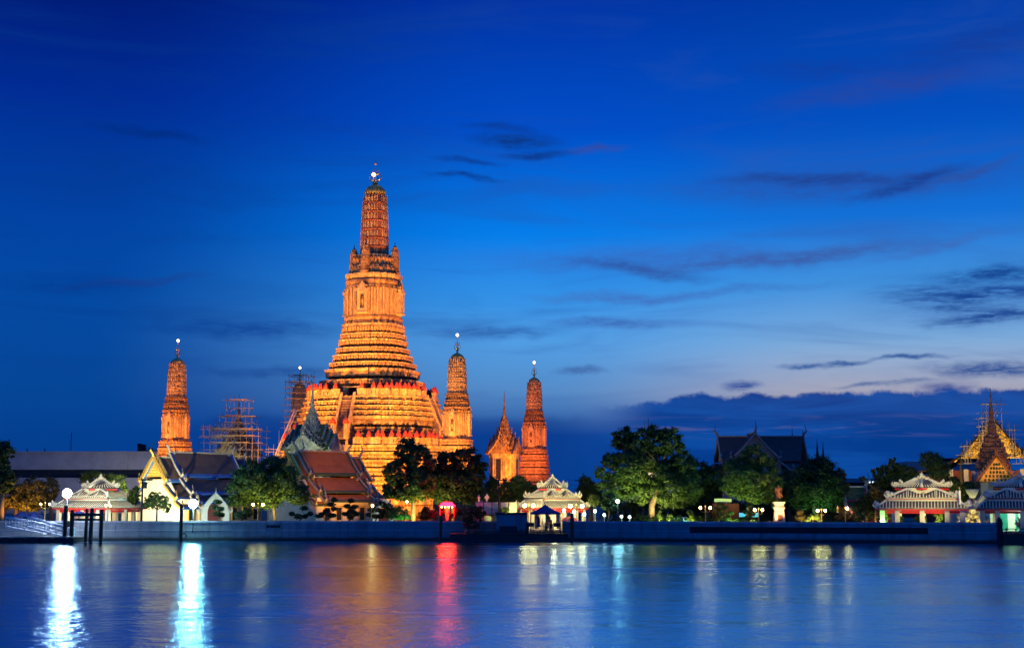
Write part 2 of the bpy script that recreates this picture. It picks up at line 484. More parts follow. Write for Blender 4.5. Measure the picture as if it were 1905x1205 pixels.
M['wood'] = mat('tarred_timber', (.03, .024, .02), .85, .5, 2, .4, stretch=(4, 4, .4))
M['steel'] = mat('galvanised_tube', (.5, .47, .38), .5, .3, 4, .05, .3)
M['greysteel'] = mat('painted_rail', (.7, .7, .7), .4, .1, 3, .03)
M['concrete'] = mat('grey_concrete', (.36, .36, .36), .9, .18, .25, .05)
M['wallplaster'] = stained('river_wall_plaster', (.21, .21, .225), (.07, .07, .07))
M['coping'] = stained('weathered_coping', (.34, .34, .36), (.14, .14, .14))
M['algae'] = mat('wet_algae_concrete', (.018, .018, .014), .5, .5, 1.5, .3)
M['paving'] = mat('promenade_paving', (.26, .25, .23), .85, .25, 1.2, .1)
M['bark'] = mat('bark', (.17, .12, .08), .9, .4, 3, .6, stretch=(2, 2, .5))
M['bronze'] = mat('brown_bronze', (.34, .13, .05), .42, .35, 3, .2, .5)
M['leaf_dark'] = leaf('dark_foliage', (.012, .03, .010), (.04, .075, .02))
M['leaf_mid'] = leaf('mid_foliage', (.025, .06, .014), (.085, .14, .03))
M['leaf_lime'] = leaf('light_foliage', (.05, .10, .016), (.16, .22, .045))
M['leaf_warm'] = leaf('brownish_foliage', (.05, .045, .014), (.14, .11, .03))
M['tile_blue'] = tiles('blue_glazed_tile', (.03, .11, .38), (.05, .17, .5))
M['tile_brown'] = tiles('brown_glazed_tile', (.14, .075, .055), (.21, .11, .075))
M['tile_slate'] = tiles('slate_brown_tile', (.10, .066, .055), (.15, .095, .07))
M['tile_orange'] = tiles('orange_glazed_tile', (.32, .10, .022), (.44, .155, .035))
M['tile_green'] = tiles('green_glazed_tile', (.045, .08, .03), (.08, .12, .045))
M['tile_dark'] = tiles('charcoal_tile', (.035, .035, .04), (.06, .058, .06))
M['dimwhite'] = mat('dimmed_white_stucco', (.26, .26, .25), .85, .25, 1.5, .15)  # white stucco darkened to stand for dim light on hall and trims
M['tile_pav'] = tiles('slate_tile', (.06, .05, .05), (.09, .075, .07))
M['canvas_blue'] = mat('blue_canvas', (.02, .035, .16), .8, .15, 2, .1)
M['canvas_red'] = mat('faded_red_canvas', (.5, .12, .13), .8, .15, 2, .1)
M['window'] = mat('dark_window_glass', (.02, .025, .03), .15, .2, 2, 0)
M['doorred'] = mat('red_lacquer_wall', (.20, .03, .02), .6, .25, 1.5, .1)
M['doorgreen'] = mat('green_lattice_paint', (.02, .32, .20), .5, .2, 3, .05)
M['mondop_grey'] = mosaic('pale_green_mosaic', [(.50, .50, .38), (.43, .45, .33), (.55, .54, .42), (.33, .36, .24)], 3., .6)
M['skin'] = mat('skin', (.36, .19, .12), .6, .1, 5, .03)
M['shirt'] = mat('orange_brown_cloth', (.42, .13, .03), .85, .2, 6, .1)
M['trousers'] = mat('dark_cloth', (.03, .028, .03), .9, .2, 6, .1)
M['rock'] = mat('rockery_stone', (.42, .36, .24), .9, .4, 1.8, .8)
M['brick_gold'] = mat('ochre_plaster', (.62, .42, .16), .85, .2, 1.5, .1)

E_ = {}
E_['cool'] = emit('cool_white_lamp', (.62, .78, 1), 340)
E_['cyan'] = emit('cyan_white_lamp', (.42, .92, 1), 330)
E_['warm'] = emit('warm_globe', (1, .66, .22), 66)
E_['warmdim'] = emit('warm_lantern', (1, .72, .3), 26)
E_['tip'] = emit('spire_tip_lamp', (1, .74, .24), 7)
E_['cyanlow'] = emit('cyan_lantern', (.6, .95, 1), 13)
E_['redsign'] = emit('red_neon', (1, .002, .008), 60)
E_['yellow'] = emit('yellow_bulbs', (1, .62, .08), 30)
E_['farwin'] = emit('far_window_light', (.75, .95, 1), 2.2)
E_['tealwin'] = emit('lit_interior', (.12, .75, .9), .9)

GZ = 1.3      # level of the temple grounds

# ------------------------------------------------------------------ water, ground, embankment
def water_mat():
    m, nd, lk, b = new_mat('river_water')
    b.inputs['Base Color'].default_value = (.006, .06, .12, 1)
    b.inputs['Roughness'].default_value = .17
    b.inputs['IOR'].default_value = 1.8
    b.inputs['Specular IOR Level'].default_value = .7
    def nz(sx, sy, det, off=0):
        v = coords(nd, lk, (sx, sy, 1)); n = nd.new('ShaderNodeTexNoise'); lk.new(v, n.inputs['Vector'])
        mp = v.node; mp.inputs['Rotation'].default_value = (0, 0, .37 + sx); mp.inputs['Location'].default_value = (3.3, 1.7, .43)
        n.inputs['Scale'].default_value = 1; n.inputs['Detail'].default_value = det; n.inputs['Roughness'].default_value = .55
        n.inputs['Distortion'].default_value = .4
        return n.outputs['Fac']
    big, mid, small = nz(.06, .05, 3), nz(.42, .36, 3), nz(2.1, 1.7, 3)
    def mad(a, k, c=None):
        n = nd.new('ShaderNodeMath'); n.operation = 'MULTIPLY_ADD'; lk.new(a, n.inputs[0]); n.inputs[1].default_value = k
        if c is None: n.inputs[2].default_value = 0
        else: lk.new(c, n.inputs[2])
        return n.outputs[0]
    h = mad(big, .5, mad(mid, .42, mad(small, .2)))
    bp = nd.new('ShaderNodeBump'); bp.inputs['Strength'].default_value = .55; bp.inputs['Distance'].default_value = .5
    lk.new(h, bp.inputs['Height']); lk.new(bp.outputs[0], b.inputs['Normal'])
    # calmer and rougher lanes drawn out along the current
    r = nd.new('ShaderNodeMapRange'); lk.new(nz(.03, .16, 4), r.inputs[0])
    r.inputs[1].default_value = .35; r.inputs[2].default_value = .65; r.inputs[3].default_value = .17; r.inputs[4].default_value = .28
    # long-exposure water: smooth gaussian slope spread, almost all mirror at this grazing angle
    gl = nd.new('ShaderNodeBsdfGlossy'); gl.distribution = 'BECKMANN'
    gl.inputs['Color'].default_value = (.54, .85, 1, 1)
    lk.new(r.outputs[0], gl.inputs['Roughness']); lk.new(bp.outputs[0], gl.inputs['Normal'])
    b.inputs['Roughness'].default_value = .9; b.inputs['Specular IOR Level'].default_value = 0
    mx = nd.new('ShaderNodeMixShader'); mx.inputs[0].default_value = .92
    lk.new(b.outputs[0], mx.inputs[1]); lk.new(gl.outputs[0], mx.inputs[2]); lk.new(mx.outputs[0], nd['Material Output'].inputs[0])
    return m


M['water'] = water_mat()
tag(MB().add([(-2500, -300, 0), (2500, -300, 0), (2500, 230, 0), (-2500, 230, 0)], [(0, 1, 2, 3)]).build('river_water', M['water']), 'wide river with rippled surface below the embankment', kind='structure')

WP = [(-700, 203.5), (190, 201), (830, 199), (1068, 198), (1283, 195.5), (1500, 192), (1727, 188.5), (1857, 186.5)]
def WY(px):
    for (a, ya), (b_, yb) in zip(WP, WP[1:]):
        if px <= b_: return ya + (yb - ya) * (px - a) / (b_ - a)
    return 186.5
def WPT(px, d=0, z=0):
    y = WY(px); return Vector((X(px, y, 985), y - d, z))


g = [(-4000, 203.9, GZ), (WPT(-700).x, 203.9, GZ)] + [tuple(WPT(p, -.35, GZ)) for p, _ in WP[1:]] + [(WPT(1857).x + 40, 184.5, GZ), (4000, 184.5, GZ), (4000, 6000, GZ), (-4000, 6000, GZ)]
M['ground'] = mat('temple_ground', (.13, .12, .10), .95, .35, .4, .2)
tag(MB().add(g, [tuple(range(len(g)))]).build('ground', M['ground']), 'level temple grounds on the far bank', kind='structure')


def wall_run(mb, pxs, prof):
    """closed profile [(d, z)] carried along the embankment line"""
    mb.loft([[tuple(WPT(p, d, z)) for d, z in prof] for p in pxs], 0, False)

def rect(d0, d1, z0, z1): return [(d0, z0), (d1, z0), (d1, z1), (d0, z1)]

def river_wall(p0, p1, slots, name, label, gapz=(1.05, 1.95)):
    xs = sorted({p0, p1} | {p for p, _ in WP if p0 < p < p1})
    w = thing(name, label, 'embankment wall', WPT(p0, -.2, 0))
    off = -WPT(p0, -.2, 0)
    T = Matrix.Translation(off)
    mb = MB(T)
    def sub(a, b_): return [a] + [p for p in xs if a < p < b_] + [b_]
    cuts = [p0] + [q for s in slots for q in s] + [p1]
    wall_run(mb, sub(p0, p1), rect(-.38, .0, .2, gapz[0]))
    wall_run(mb, sub(p0, p1), rect(-.38, .0, gapz[1], 2.42))
    for i in range(0, len(cuts), 2):
        wall_run(mb, sub(cuts[i], cuts[i + 1]), rect(-.38, 0, gapz[0], gapz[1]))
    mb.build('wall', M['wallplaster'], w)
    for a, b_ in slots:
        q = MB(T); wall_run(q, sub(a, b_), rect(-.38, -.24, gapz[0] + .002, gapz[1] - .002)); q.build('slot_shade_panel', M['dark'], w)  # near-black back paints in the shade inside the slot
    c = MB(T); wall_run(c, sub(p0, p1), rect(-.46, .07, 2.42, 2.58)); wall_run(c, sub(p0, p1), rect(-.42, .035, 2.583, 2.68)); c.build('coping', M['coping'], w)
    c = MB(T)
    for i in range(0, len(cuts), 2): wall_run(c, sub(cuts[i], cuts[i + 1]), rect(.002, .06, 1.36, 1.47))
    c.build('string_course', M['coping'], w)
    f = MB(T); wall_run(f, sub(p0, p1), rect(-.38, .16, -1.2, .28)); f.build('wet_footing', M['algae'], w)
    return w, T

wl, TL = river_wall(-700, 984, [(495, 521)], 'river_wall', 'long blue-grey river wall at the foot of the tallest tower', (1.75, 2.1))
wr, TR = river_wall(1046, 1857, [(1283, 1727)], 'river_wall', 'river wall with one very long dark slot below the statue', (1.15, 1.98))
# relief balustrade on the right-hand wall
mb = MB(TR)
for k in range(15):
    p = 1166 + k * 7.8
    a = WPT(p, 0, 0)
    mb.cbox((a.x, a.y - .03, 1.72), (.26, .09, .52))
mb.build('baluster_relief', M['wallplaster'], wr)
mb = MB(TR)
for k in range(14):
    p = 1738 + k * 8
    a = WPT(p, 0, 0)
    mb.cbox((a.x, a.y - .03, 1.75), (.24, .09, .5))
mb.build('baluster_relief', M['wallplaster'], wr)
mb = MB(TL)
for p in range(-650, 980, 72):
    a = WPT(p, 0, 0)
    mb.cbox((a.x, a.y - .02, 1.55), (.05, .07, 1.1))
mb.build('joint_strip', M['wallplaster'], wl)
# end pier of the wall and the landing beyond it
a = WPT(1859, .2, 0)
t = thing('gate_post', 'dark pointed post closing the right end of the river wall', 'post', a)
MB().box(-.32, .32, -.2, .5, -.6, 2.55).build('shaft', M['dark'], t)
MB().rings([(-1, -1), (1, -1), (1, 1), (-1, 1)], [(0, .38), (.15, .38), (.3, .26), (.5, .3), (.95, .02)], c=(0, .15)).build('cap', M['dark'], t).location.z = 2.553
t = thing('landing_stage', 'dark landing platform with low railing before the green doors', 'landing', WPT(1872, .2, 0))
MB().box(-.7, 20, -.6, 2.2, -.8, 1.2).build('deck', M['algae'], t)
mb = MB()
for k in range(9):
    mb.box(k * 1.25 - .3, k * 1.25 - .2, -.5, -.4, 1.2, 1.85)
mb.box(-.35, 20, -.52, -.38, 1.853, 1.95); mb.box(-.35, 20, -.5, -.4, 1.5, 1.56)
mb.build('railing', M['dark'], t)
t = thing('landing_steps', 'stone landing steps in the gap of the river wall under the tent', 'steps', WPT(1015, .1, 0))
mb = MB(); w = X(1046, 198.2) - X(1015, 198.2) + .05
for k in range(5): mb.box(-w, w, -.45 + .0 + .28 * k, .9, (-1.2 if k == 0 else .1 + .24 * k) , .34 + .24 * k)
mb.build('tread', M['coping'], t)

# ------------------------------------------------------------------ prangs
ROT = R(-17)
Q = [(1, .40), (.92, .40), (.92, .60), (.80, .60), (.80, .80), (.60, .80), (.60, .92), (.40, .92), (.40, 1)]
def spin4(q): return [p for k in range(4) for p in [[(x, y), (-y, x), (-x, -y), (y, -x)][k] for x, y in q]]
PLAN = spin4(Q)
# fuller, rounder redented plan for the tower and the terraces
PLAN2 = spin4([(1, .30), (.96, .30), (.96, .52), (.88, .52), (.88, .68), (.78, .68), (.78, .78), (.68, .78), (.68, .88), (.52, .88), (.52, .96), (.30, .96), (.30, 1)])
KP = lambda plan: max(x * math.cos(ROT) - y * math.sin(ROT) for x, y in plan)


def walk(plan, s, step, skip=None):
    """points, outward normals and lengths along a plan scaled by s"""
    n = len(plan)
    for i in range(n):
        a = Vector(plan[i]) * s; b_ = Vector(plan[(i + 1) % n]) * s
        d = b_ - a; L = d.length
        if L < step * .45: continue
        k = max(1, int(round(L / step)))
        t = d / L; nn = Vector((t.y, -t.x))
        for j in range(k):
            yield a + d * ((j + .5) / k), nn, t, L / k


def antefix(mb, plan, s, step, z, h, depth, fill=.8, mi=0):
    """upright pointed leaf stones standing all round a ring"""
    for p, n, t, L in walk(plan, s, step):
        w = L * fill / 2
        o = Vector((p.x, p.y, z)); tt = Vector((t.x, t.y, 0)); nn = Vector((n.x, n.y, 0)) * depth
        mb.slab([o - tt * w + nn * .0, o + tt * w, o + tt * w + Vector((0, 0, h * .62)), o + Vector((0, 0, h)), o - tt * w + Vector((0, 0, h * .62))], nn, mi)


def bearers(mb, plan, s, step, z, h, mi=0):
    """squatting figures with raised arms that carry a ledge"""
    for p, n, t, L in walk(plan, s, step):
        o = Vector((p.x, p.y, z)); tt = Vector((t.x, t.y, 0)); nn = Vector((n.x, n.y, 0)); up = Vector((0, 0, 1))
        w = min(L * .42, h * .5); d = nn * h * .26
        P = lambda a, b_: o + tt * (a * w) + up * (b_ * h)
        mb.slab([P(-.9, 0), P(-.5, 0), P(-.28, .34), P(.28, .34), P(.5, 0), P(.9, 0), P(.62, .42), P(.36, .42), P(.42, .68), P(-.42, .68), P(-.36, .42), P(-.62, .42)][::1], d, mi)
        mb.slab([P(-.2, .681), P(.2, .681), P(.2, .9), P(0, 1.0), P(-.2, .9)], d * 1.15, mi)
        for q in (-1, 1):
            mb.slab([P(q * .44, .52), P(q * .44, .68), P(q * .95, 1.0), P(q * 1.05, .9)], d * .9, mi)


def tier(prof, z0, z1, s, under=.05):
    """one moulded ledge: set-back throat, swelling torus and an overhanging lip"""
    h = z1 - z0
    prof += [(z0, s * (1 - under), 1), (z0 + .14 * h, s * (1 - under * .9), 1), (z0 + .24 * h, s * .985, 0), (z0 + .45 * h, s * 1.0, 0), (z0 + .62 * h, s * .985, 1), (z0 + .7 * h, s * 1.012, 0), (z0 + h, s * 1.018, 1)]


def gable_stack(mb, w, z, h, y0, d, mi=0, n=2):
    """little Thai gables stepping up and back over a niche"""
    for k in range(n):
        ww = w * (1 - .24 * k); zz = z + h * .42 * k; yy = y0 + .12 * k
        mb.slab([(-ww, yy, zz), (ww, yy, zz), (ww * .55, yy, zz + h * .42), (.06 * w, yy, zz + h * .78), (0, yy, zz + h * 1.05), (-.06 * w, yy, zz + h * .78), (-ww * .55, yy, zz + h * .42)], (0, d, 0), mi)
        for q in (-1, 1):
            mb.slab([(q * ww * .96, yy - .02, zz + .01), (q * ww * 1.22, yy - .02, zz + h * .3), (q * ww * .86, yy - .02, zz + h * .16)], (0, d * .5, 0), mi)


def niche(parent, face, s, z0, z1, wn, proj, mats, statue=True):
    """a projecting niche on one face: jambs, pediments and (sub-part) the figure standing in it"""
    h = z1 - z0
    T = Matrix.Rotation(face * PI / 2, 4, 'Z')
    mb = MB(T)
    y = -s
    mb.box(-wn, -wn * .42, y - proj, y + .3, z0, z1)
    mb.box(wn * .42, wn, y - proj, y + .3, z0, z1)
    mb.box(-wn * .42, wn * .42, y - proj, y + .3, z0, z0 + h * .16)
    mb.box(-wn * .42, wn * .42, y - proj, y + .3, z1 - h * .12, z1)
    mb.box(-wn * 1.12, wn * 1.12, y - proj * 1.15, y + .3, z1 + .002, z1 + h * .05)
    mb.box(-wn * 1.1, wn * 1.1, y - proj * 1.15, y + .3, z0 - h * .06, z0 - .002)
    gable_stack(mb, wn * 1.08, z1 + h * .055, h * .36, y - proj * 1.1, proj * 1.3)
    o = mb.build('niche', mats[0], parent)
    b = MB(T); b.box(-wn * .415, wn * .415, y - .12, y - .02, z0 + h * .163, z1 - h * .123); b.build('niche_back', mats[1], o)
    if statue:
        f = MB(T); c = (0, y - proj * .55, 0); u = h * .6 / 8
        f.lathe([(u * 1.1, 0), (u * 1.1, u * .6), (u * .75, u * .7), (u * .62, u * 3.2), (u * .8, u * 4.4), (u * 1.0, u * 5.6), (u * .8, u * 6.1), (u * .3, u * 6.3), (u * .42, u * 6.6), (u * .4, u * 7.1), (u * .16, u * 7.5), (u * .04, u * 8.4)], 10, (0, y - proj * .55, z0 + h * .165))
        for q in (-1, 1): f.tube([(q * u * .95, y - proj * .55, z0 + h * .165 + u * 5.5), (q * u * 1.25, y - proj * .6, z0 + h * .165 + u * 4.2), (q * u * .8, y - proj * .8, z0 + h * .165 + u * 3.4)], u * .24, 5)
        f.build('niche_figure', M['figure'], o)
    return o


def corn_tower(mb, plan, z0, z1, s0, s1, n, bulge=.0, step=.8):
    """ribbed corn-cob shaft: n storeys of upright leaf stones under thin lips; returns nothing"""
    prof = []
    def S(t):
        base = s0 + (s1 - s0) * t ** 1.6
        return base * (1 + bulge * math.sin(PI * t)) * (1 - .16 * max(0, t - .86) / .14)
    for k in range(n):
        a, b_ = k / n, (k + 1) / n
        za, zb = z0 + (z1 - z0) * a, z0 + (z1 - z0) * b_
        h = zb - za
        prof += [(za, S(a) * .94), (za + h * .1, S(a) * .95), (za + h * .82, S(b_) * .95), (za + h * .84, S(b_) * 1.0), (za + h * .93, S(b_) * 1.015), (zb, S(b_) * .95)]
        antefix(mb, plan, S(a) * .935, step, za + h * .08, h * .74, s0 * .075, .62, 1)
    mb.rings(plan, prof)


def trident(mb, z, h, r):
    """nine-pronged metal finial"""
    mb.tube([(0, 0, z), (0, 0, z + h)], [r * .14, r * .05], 6)
    mb.lathe([(r * .1, 0), (r * .42, h * .05), (r * .5, h * .1), (r * .2, h * .16), (r * .12, h * .2)], 10, (0, 0, z))
    for lev, rr, hh in ((.16, 1.0, .3), (.4, .7, .24)):
        for k in range(4):
            a = k * PI / 2
            pts = [(math.cos(a) * rr * r * q, math.sin(a) * rr * r * q, z + h * (lev + e)) for q, e in ((.1, 0), (.7, .03), (1.0, .1), (.95, .2), (.7, hh))]
            mb.tube(pts, [r * .1, r * .11, r * .1, r * .07, r * .02], 5)
    mb.lathe([(r * .06, 0), (r * .24, h * .04), (r * .16, h * .09), (r * .02, h * .2)], 8, (0, 0, z + h * .82))


def central_prang():
    Y0 = 302.0
    base = Vector((X(691, Y0), Y0, GZ))
    t = thing('temple_tower', 'tallest floodlit orange temple tower rising in tiers above stepped terraces', 'temple tower', base, ROT)
    K, K2 = KP(PLAN), KP(PLAN2)
    zc = lambda py: at(691, py, Y0).z - GZ
    zt = lambda py: at(691, py, 290).z - GZ
    hw = lambda px: px * Y0 / FPX
    # lower terrace (square with redented corners), mostly behind trees
    sl = lambda px: hw(px) / K2
    mb = MB(); prof = []
    zs = [0] + [zt(p) for p in (925, 905, 888, 872, 856, 842, 830)]
    ws = [174, 172, 171, 170, 168, 166, 165]
    for i, (a, b_, w) in enumerate(zip(zs, zs[1:], ws)): tier(prof, a, b_, sl(w), .07 if i == 3 else .04)
    prof[-1] = (zt(829), prof[-1][1], 1)
    mb.rings(PLAN2, prof)
    for i, (a, w) in enumerate(zip(zs, ws)):
        if i != 3: antefix(mb, PLAN2, sl(w) * .985, .8, a + (zs[i + 1] - a) * .2, (zs[i + 1] - a) * .48, .3, .62)
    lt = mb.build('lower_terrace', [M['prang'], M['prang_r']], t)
    mb = MB(); bearers(mb, PLAN2, sl(170) * .935, 1.25, zt(888) - .05, zt(873) - zt(888), 0); mb.build('figure_frieze', M['figure'], lt)
    # parapets
    def parapet(z0, z1, s, open_w, name):
        mb = MB(); fin = []
        n = len(PLAN2)
        for p, nn, tt, L in walk(PLAN2, s, 2.05):
            o = Vector((p.x, p.y, z0)); t3 = Vector((tt.x, tt.y, 0)); n3 = Vector((nn.x, nn.y, 0))
            if abs(p.x) < open_w and abs(p.y) > s * .97 or abs(p.y) < open_w and abs(p.x) > s * .97: continue
            h = z1 - z0; th = -n3 * .4
            up = Vector((0, 0, 1)); a = L / 2
            mb.slab([o - t3 * a, o + t3 * a, o + t3 * a + up * h * .3, o - t3 * a + up * h * .3], th)
            mb.slab([o - t3 * a + up * h * .72, o + t3 * a + up * h * .72, o + t3 * a + up * h, o - t3 * a + up * h], th)
            for q in (-1, 1):
                e0, e1 = (q * a, q * (a - L * .3))
                mb.slab([o + t3 * min(e0, e1) + up * h * .3, o + t3 * max(e0, e1) + up * h * .3, o + t3 * max(e0, e1) + up * h * .72, o + t3 * min(e0, e1) + up * h * .72], th)
            c = o + n3 * .03
            mb.slab([c - t3 * .36, c + t3 * .36, c + t3 * .36 + up * h * 1.06, c - t3 * .36 + up * h * 1.06], -n3 * .5)
            fin.append((c - n3 * .22, h))
        pa = mb.build(name, M['prang_c'], t)
        m0 = None
        for c, h in fin:
            if m0 is None:
                q = MB(); q.rings([(-1, -1), (1, -1), (1, 1), (-1, 1)], [(0, .44), (.22, .44), (.3, .36), (.46, .42), (.6, .32), (1.0, .18), (1.35, .03)])
                f = q.build('finial', M['red'], pa); m0 = f.data
            else:
                f = bpy.data.objects.new('finial', m0); C.objects.link(f); f.parent = pa
            f.location = (c.x, c.y, z0 + h * 1.065)
    parapet(zt(828), zt(815), sl(164), 2.4, 'parapet')
    # upper terrace
    mb = MB(); prof = []
    zs = [zt(p) for p in (829, 806, 795, 774, 764, 754, 744, 736)]
    ws = [140, 137, 134, 131, 128, 125, 121]
    for i, (a, b_, w) in enumerate(zip(zs, zs[1:], ws)): tier(prof, a, b_, sl(w), .09 if i in (0, 2) else .05)
    mb.rings(PLAN2, prof)
    for i, (a, w) in enumerate(zip(zs, ws)):
        if i not in (0, 2): antefix(mb, PLAN2, sl(w) * .985, .75, a + (zs[i + 1] - a) * .2, (zs[i + 1] - a) * .5, .28, .62)
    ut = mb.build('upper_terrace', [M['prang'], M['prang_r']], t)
    mb = MB(); bearers(mb, PLAN2, sl(134) * .92, 1.3, zt(794), zt(776) - zt(794)); mb.build('figure_frieze', M['figure'], ut)
    mb = MB(); bearers(mb, PLAN2, sl(140) * .92, 2.1, zt(826), (zt(808) - zt(826))); mb.build('figure_frieze', M['figure'], ut)
    parapet(zt(736), zt(723), sl(121), 1.6, 'parapet')
    # stepped tiers of the upper base
    mb = MB(); prof = [(zt(737), sl(93))]
    fr = MB()
    bands = [(735, 722, 93), (721, 711.5, 96.5), (709, 691, 86.5), (687, 678, 79.5), (674.5, 663.5, 73), (660, 650.5, 67.5), (646, 635.5, 63), (634, 624, 60), (621.5, 606, 57)]
    for i, (a, b_, w) in enumerate(bands):
        tier(prof, zc(a), zc(b_), sl(w) * (1 if i else .97), .07 if i == 0 else .12 if i == 2 else .06)
        nxt = bands[i + 1][2] if i + 1 < len(bands) else 55
        prof.append((zc(b_) + .02, sl(min(w, nxt)) * .93, 1))
    mb.rings(PLAN2, prof)
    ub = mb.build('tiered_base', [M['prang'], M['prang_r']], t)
    bearers(fr, PLAN2, sl(93) * .93, 1.6, zc(735), zc(722) - zc(735))
    bearers(fr, PLAN2, sl(86) * .88, 1.35, zc(709), zc(696) - zc(709))
    for a, b_, w in bands[3:]:
        antefix(fr, PLAN2, sl(w) * .985, .6, zc(a) + .1, (zc(b_) - zc(a)) * .62, .28, .7)
    antefix(fr, PLAN2, sl(96.5) * .985, .6, zc(721) + .1, .75, .25, .7)
    fr.build('figure_frieze', M['figure'], ub)
    # cella body with pilasters, cornices
    s0 = hw(55.5) / K; zb0, zb1 = zc(606), zc(522)
    H = zb1 - zb0
    mb = MB()
    mb.rings(PLAN, [(zb0, s0), (zb0 + .04 * H, s0 * 1.0), (zb0 + .05 * H, s0 * .965), (zb0 + .09 * H, s0 * .965), (zb0 + .1 * H, s0 * .985), (zb0 + .15 * H, s0 * .985), (zb0 + .16 * H, s0 * .955), (zb0 + .2 * H, s0 * .945),
                   (zb0 + .78 * H, s0 * .905), (zb0 + .8 * H, s0 * .93), (zb0 + .84 * H, s0 * .93), (zb0 + .85 * H, s0 * .905), (zb0 + .88 * H, s0 * .905), (zb0 + .9 * H, s0 * .945), (zb0 + .96 * H, s0 * .95), (zb0 + .965 * H, s0 * .89), (zb1, s0 * .89)])
    # vertical ribs on the walls
    for p, nn, tt, L in walk(PLAN, s0 * .925, .62):
        o = Vector((p.x, p.y, zb0 + .2 * H)); t3 = Vector((tt.x, tt.y, 0)) * .14; n3 = Vector((nn.x, nn.y, 0)) * .22; up = Vector((0, 0, .58 * H))
        mb.slab([o - t3, o + t3, o + t3 + up, o - t3 + up], n3, 1)
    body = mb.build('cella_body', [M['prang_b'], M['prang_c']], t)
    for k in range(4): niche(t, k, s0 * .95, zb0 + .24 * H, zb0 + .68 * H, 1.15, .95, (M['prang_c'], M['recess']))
    # frieze storeys over the body
    mb = MB()
    z1, z2 = zc(522), zc(477)
    mb.rings(PLAN, [(z1, s0 * .92), (z1 + .5, s0 * .96), (z1 + .9, s0 * .97), (z1 + 1.0, s0 * .86), (z1 + 2.3, s0 * .78), (z1 + 2.35, s0 * .8), (z1 + 2.8, s0 * .79), (z1 + 2.85, s0 * .7), (z2 - .6, s0 * .62), (z2 - .55, s0 * .63), (z2, s0 * .63)])
    ft = mb.build('frieze_storey', M['prang'], t)
    mb = MB(); bearers(mb, PLAN, s0 * .8, .95, z1 + 1.0, 1.35); bearers(mb, PLAN, s0 * .665, .8, z1 + 2.85, 1.7); mb.build('figure_frieze', M['figure'], ft)
    # four small turrets at the corners, four over the faces
    m0 = None
    for k in range(4):
        q = MB(); a = PI / 2 * k + PI / 2
        if m0 is None:
            q.rings(PLAN, [(0, 1.15), (.5, 1.15), (.55, .95), (1.0, .95), (1.05, 1.1)])
            corn_tower(q, PLAN, 1.05, 5.6, .98, .72, 5, .02, .5)
            q.lathe([(.66, 0), (.5, .4), (.15, .7), (.05, 1.5)], 8, (0, 0, 5.6))
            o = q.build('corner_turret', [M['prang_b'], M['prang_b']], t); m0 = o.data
        else:
            o = bpy.data.objects.new('corner_turret', m0); C.objects.link(o); o.parent = t
        dd = s0 * .80
        o.location = (dd * math.cos(a), dd * math.sin(a), z1 + 1.0)
    # ribbed tower
    s1 = hw(27) / K2
    mb = MB(); corn_tower(mb, PLAN2, zc(477), zc(362), s1, s1 * .80, 7, .015, .8)
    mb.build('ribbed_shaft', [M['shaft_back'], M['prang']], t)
    mb = MB(); r = hw(19.5)
    hh = zc(343.5) - zc(362)
    mb.lathe([(r, 0), (r * .97, hh * .25), (r * .82, hh * .52), (r * .55, hh * .75), (r * .25, hh * .92), (r * .1, hh)], 24)
    for k in range(16):
        a = 2 * PI * k / 16
        mb.tube([(q * r * math.cos(a), q * r * math.sin(a), hh * e) for q, e in ((1.0, 0), (.98, .26), (.83, .53), (.56, .76), (.2, .95))], .13, 5)
    mb.build('dome', M['greendome'], t).location.z = zc(362)
    mb = MB(); trident(mb, 0, zc(299) - zc(344), 1.35); fz = mb.build('trident_finial', M['goldplain'], t); fz.location.z = zc(344)
    mb = MB(); mb.ball((0, 0, 0), .42); mb.build('tip_lamp', E_['tip'], t).location = (.0, -.9, zc(327))
    mb = MB(); mb.tube([(0, 0, 0), (0, -.9, 0)], .06, 5); mb.build('lamp_bracket', M['dark'], t).location.z = zc(327)
    # stairs: upper flight on each face, lower flight on each face
    def stair(face, ytop, ybot, ztop, zbot, w, name):
        T = Matrix.Rotation(face * PI / 2, 4, 'Z'); mb = MB(T)
        for q in (-1, 1):
            a, b_ = (q * w, q * (w + .55))
            mb.slab([(min(a, b_), ytop, ztop + 1.0), (min(a, b_), ybot, zbot + 1.0), (min(a, b_), ybot, zbot), (min(a, b_), ytop + .6, zbot)], (.55, 0, 0))
            mb.box(min(a, b_) - .08, max(a, b_) + .08, ybot - .5, ybot + .02, zbot, zbot + 3.1)
        o = mb.build(name, M['prang_c'], t)
        st = MB(T); n = 16
        for k in range(n):
            z = zbot + (ztop - zbot) * (k + 1) / n; y = ybot + (ytop - ybot) * k / n
            st.box(-w, w, y, ytop + .5, z - (ztop - zbot) / n, z)
        st.build('steps', M['recess'], o)  # dark stone puts the shadow of the steps into their colour
        for q in (-1, 1):
            f = MB(T); f.rings([(-1, -1), (1, -1), (1, 1), (-1, 1)], [(zbot + 3.1, .5), (zbot + 3.35, .5), (zbot + 3.5, .4), (zbot + 3.7, .45), (zbot + 4.0, .25), (zbot + 4.4, .04)], c=(q * (w + .275), ybot - .24))
            f.build('newel_finial', M['red'], o)
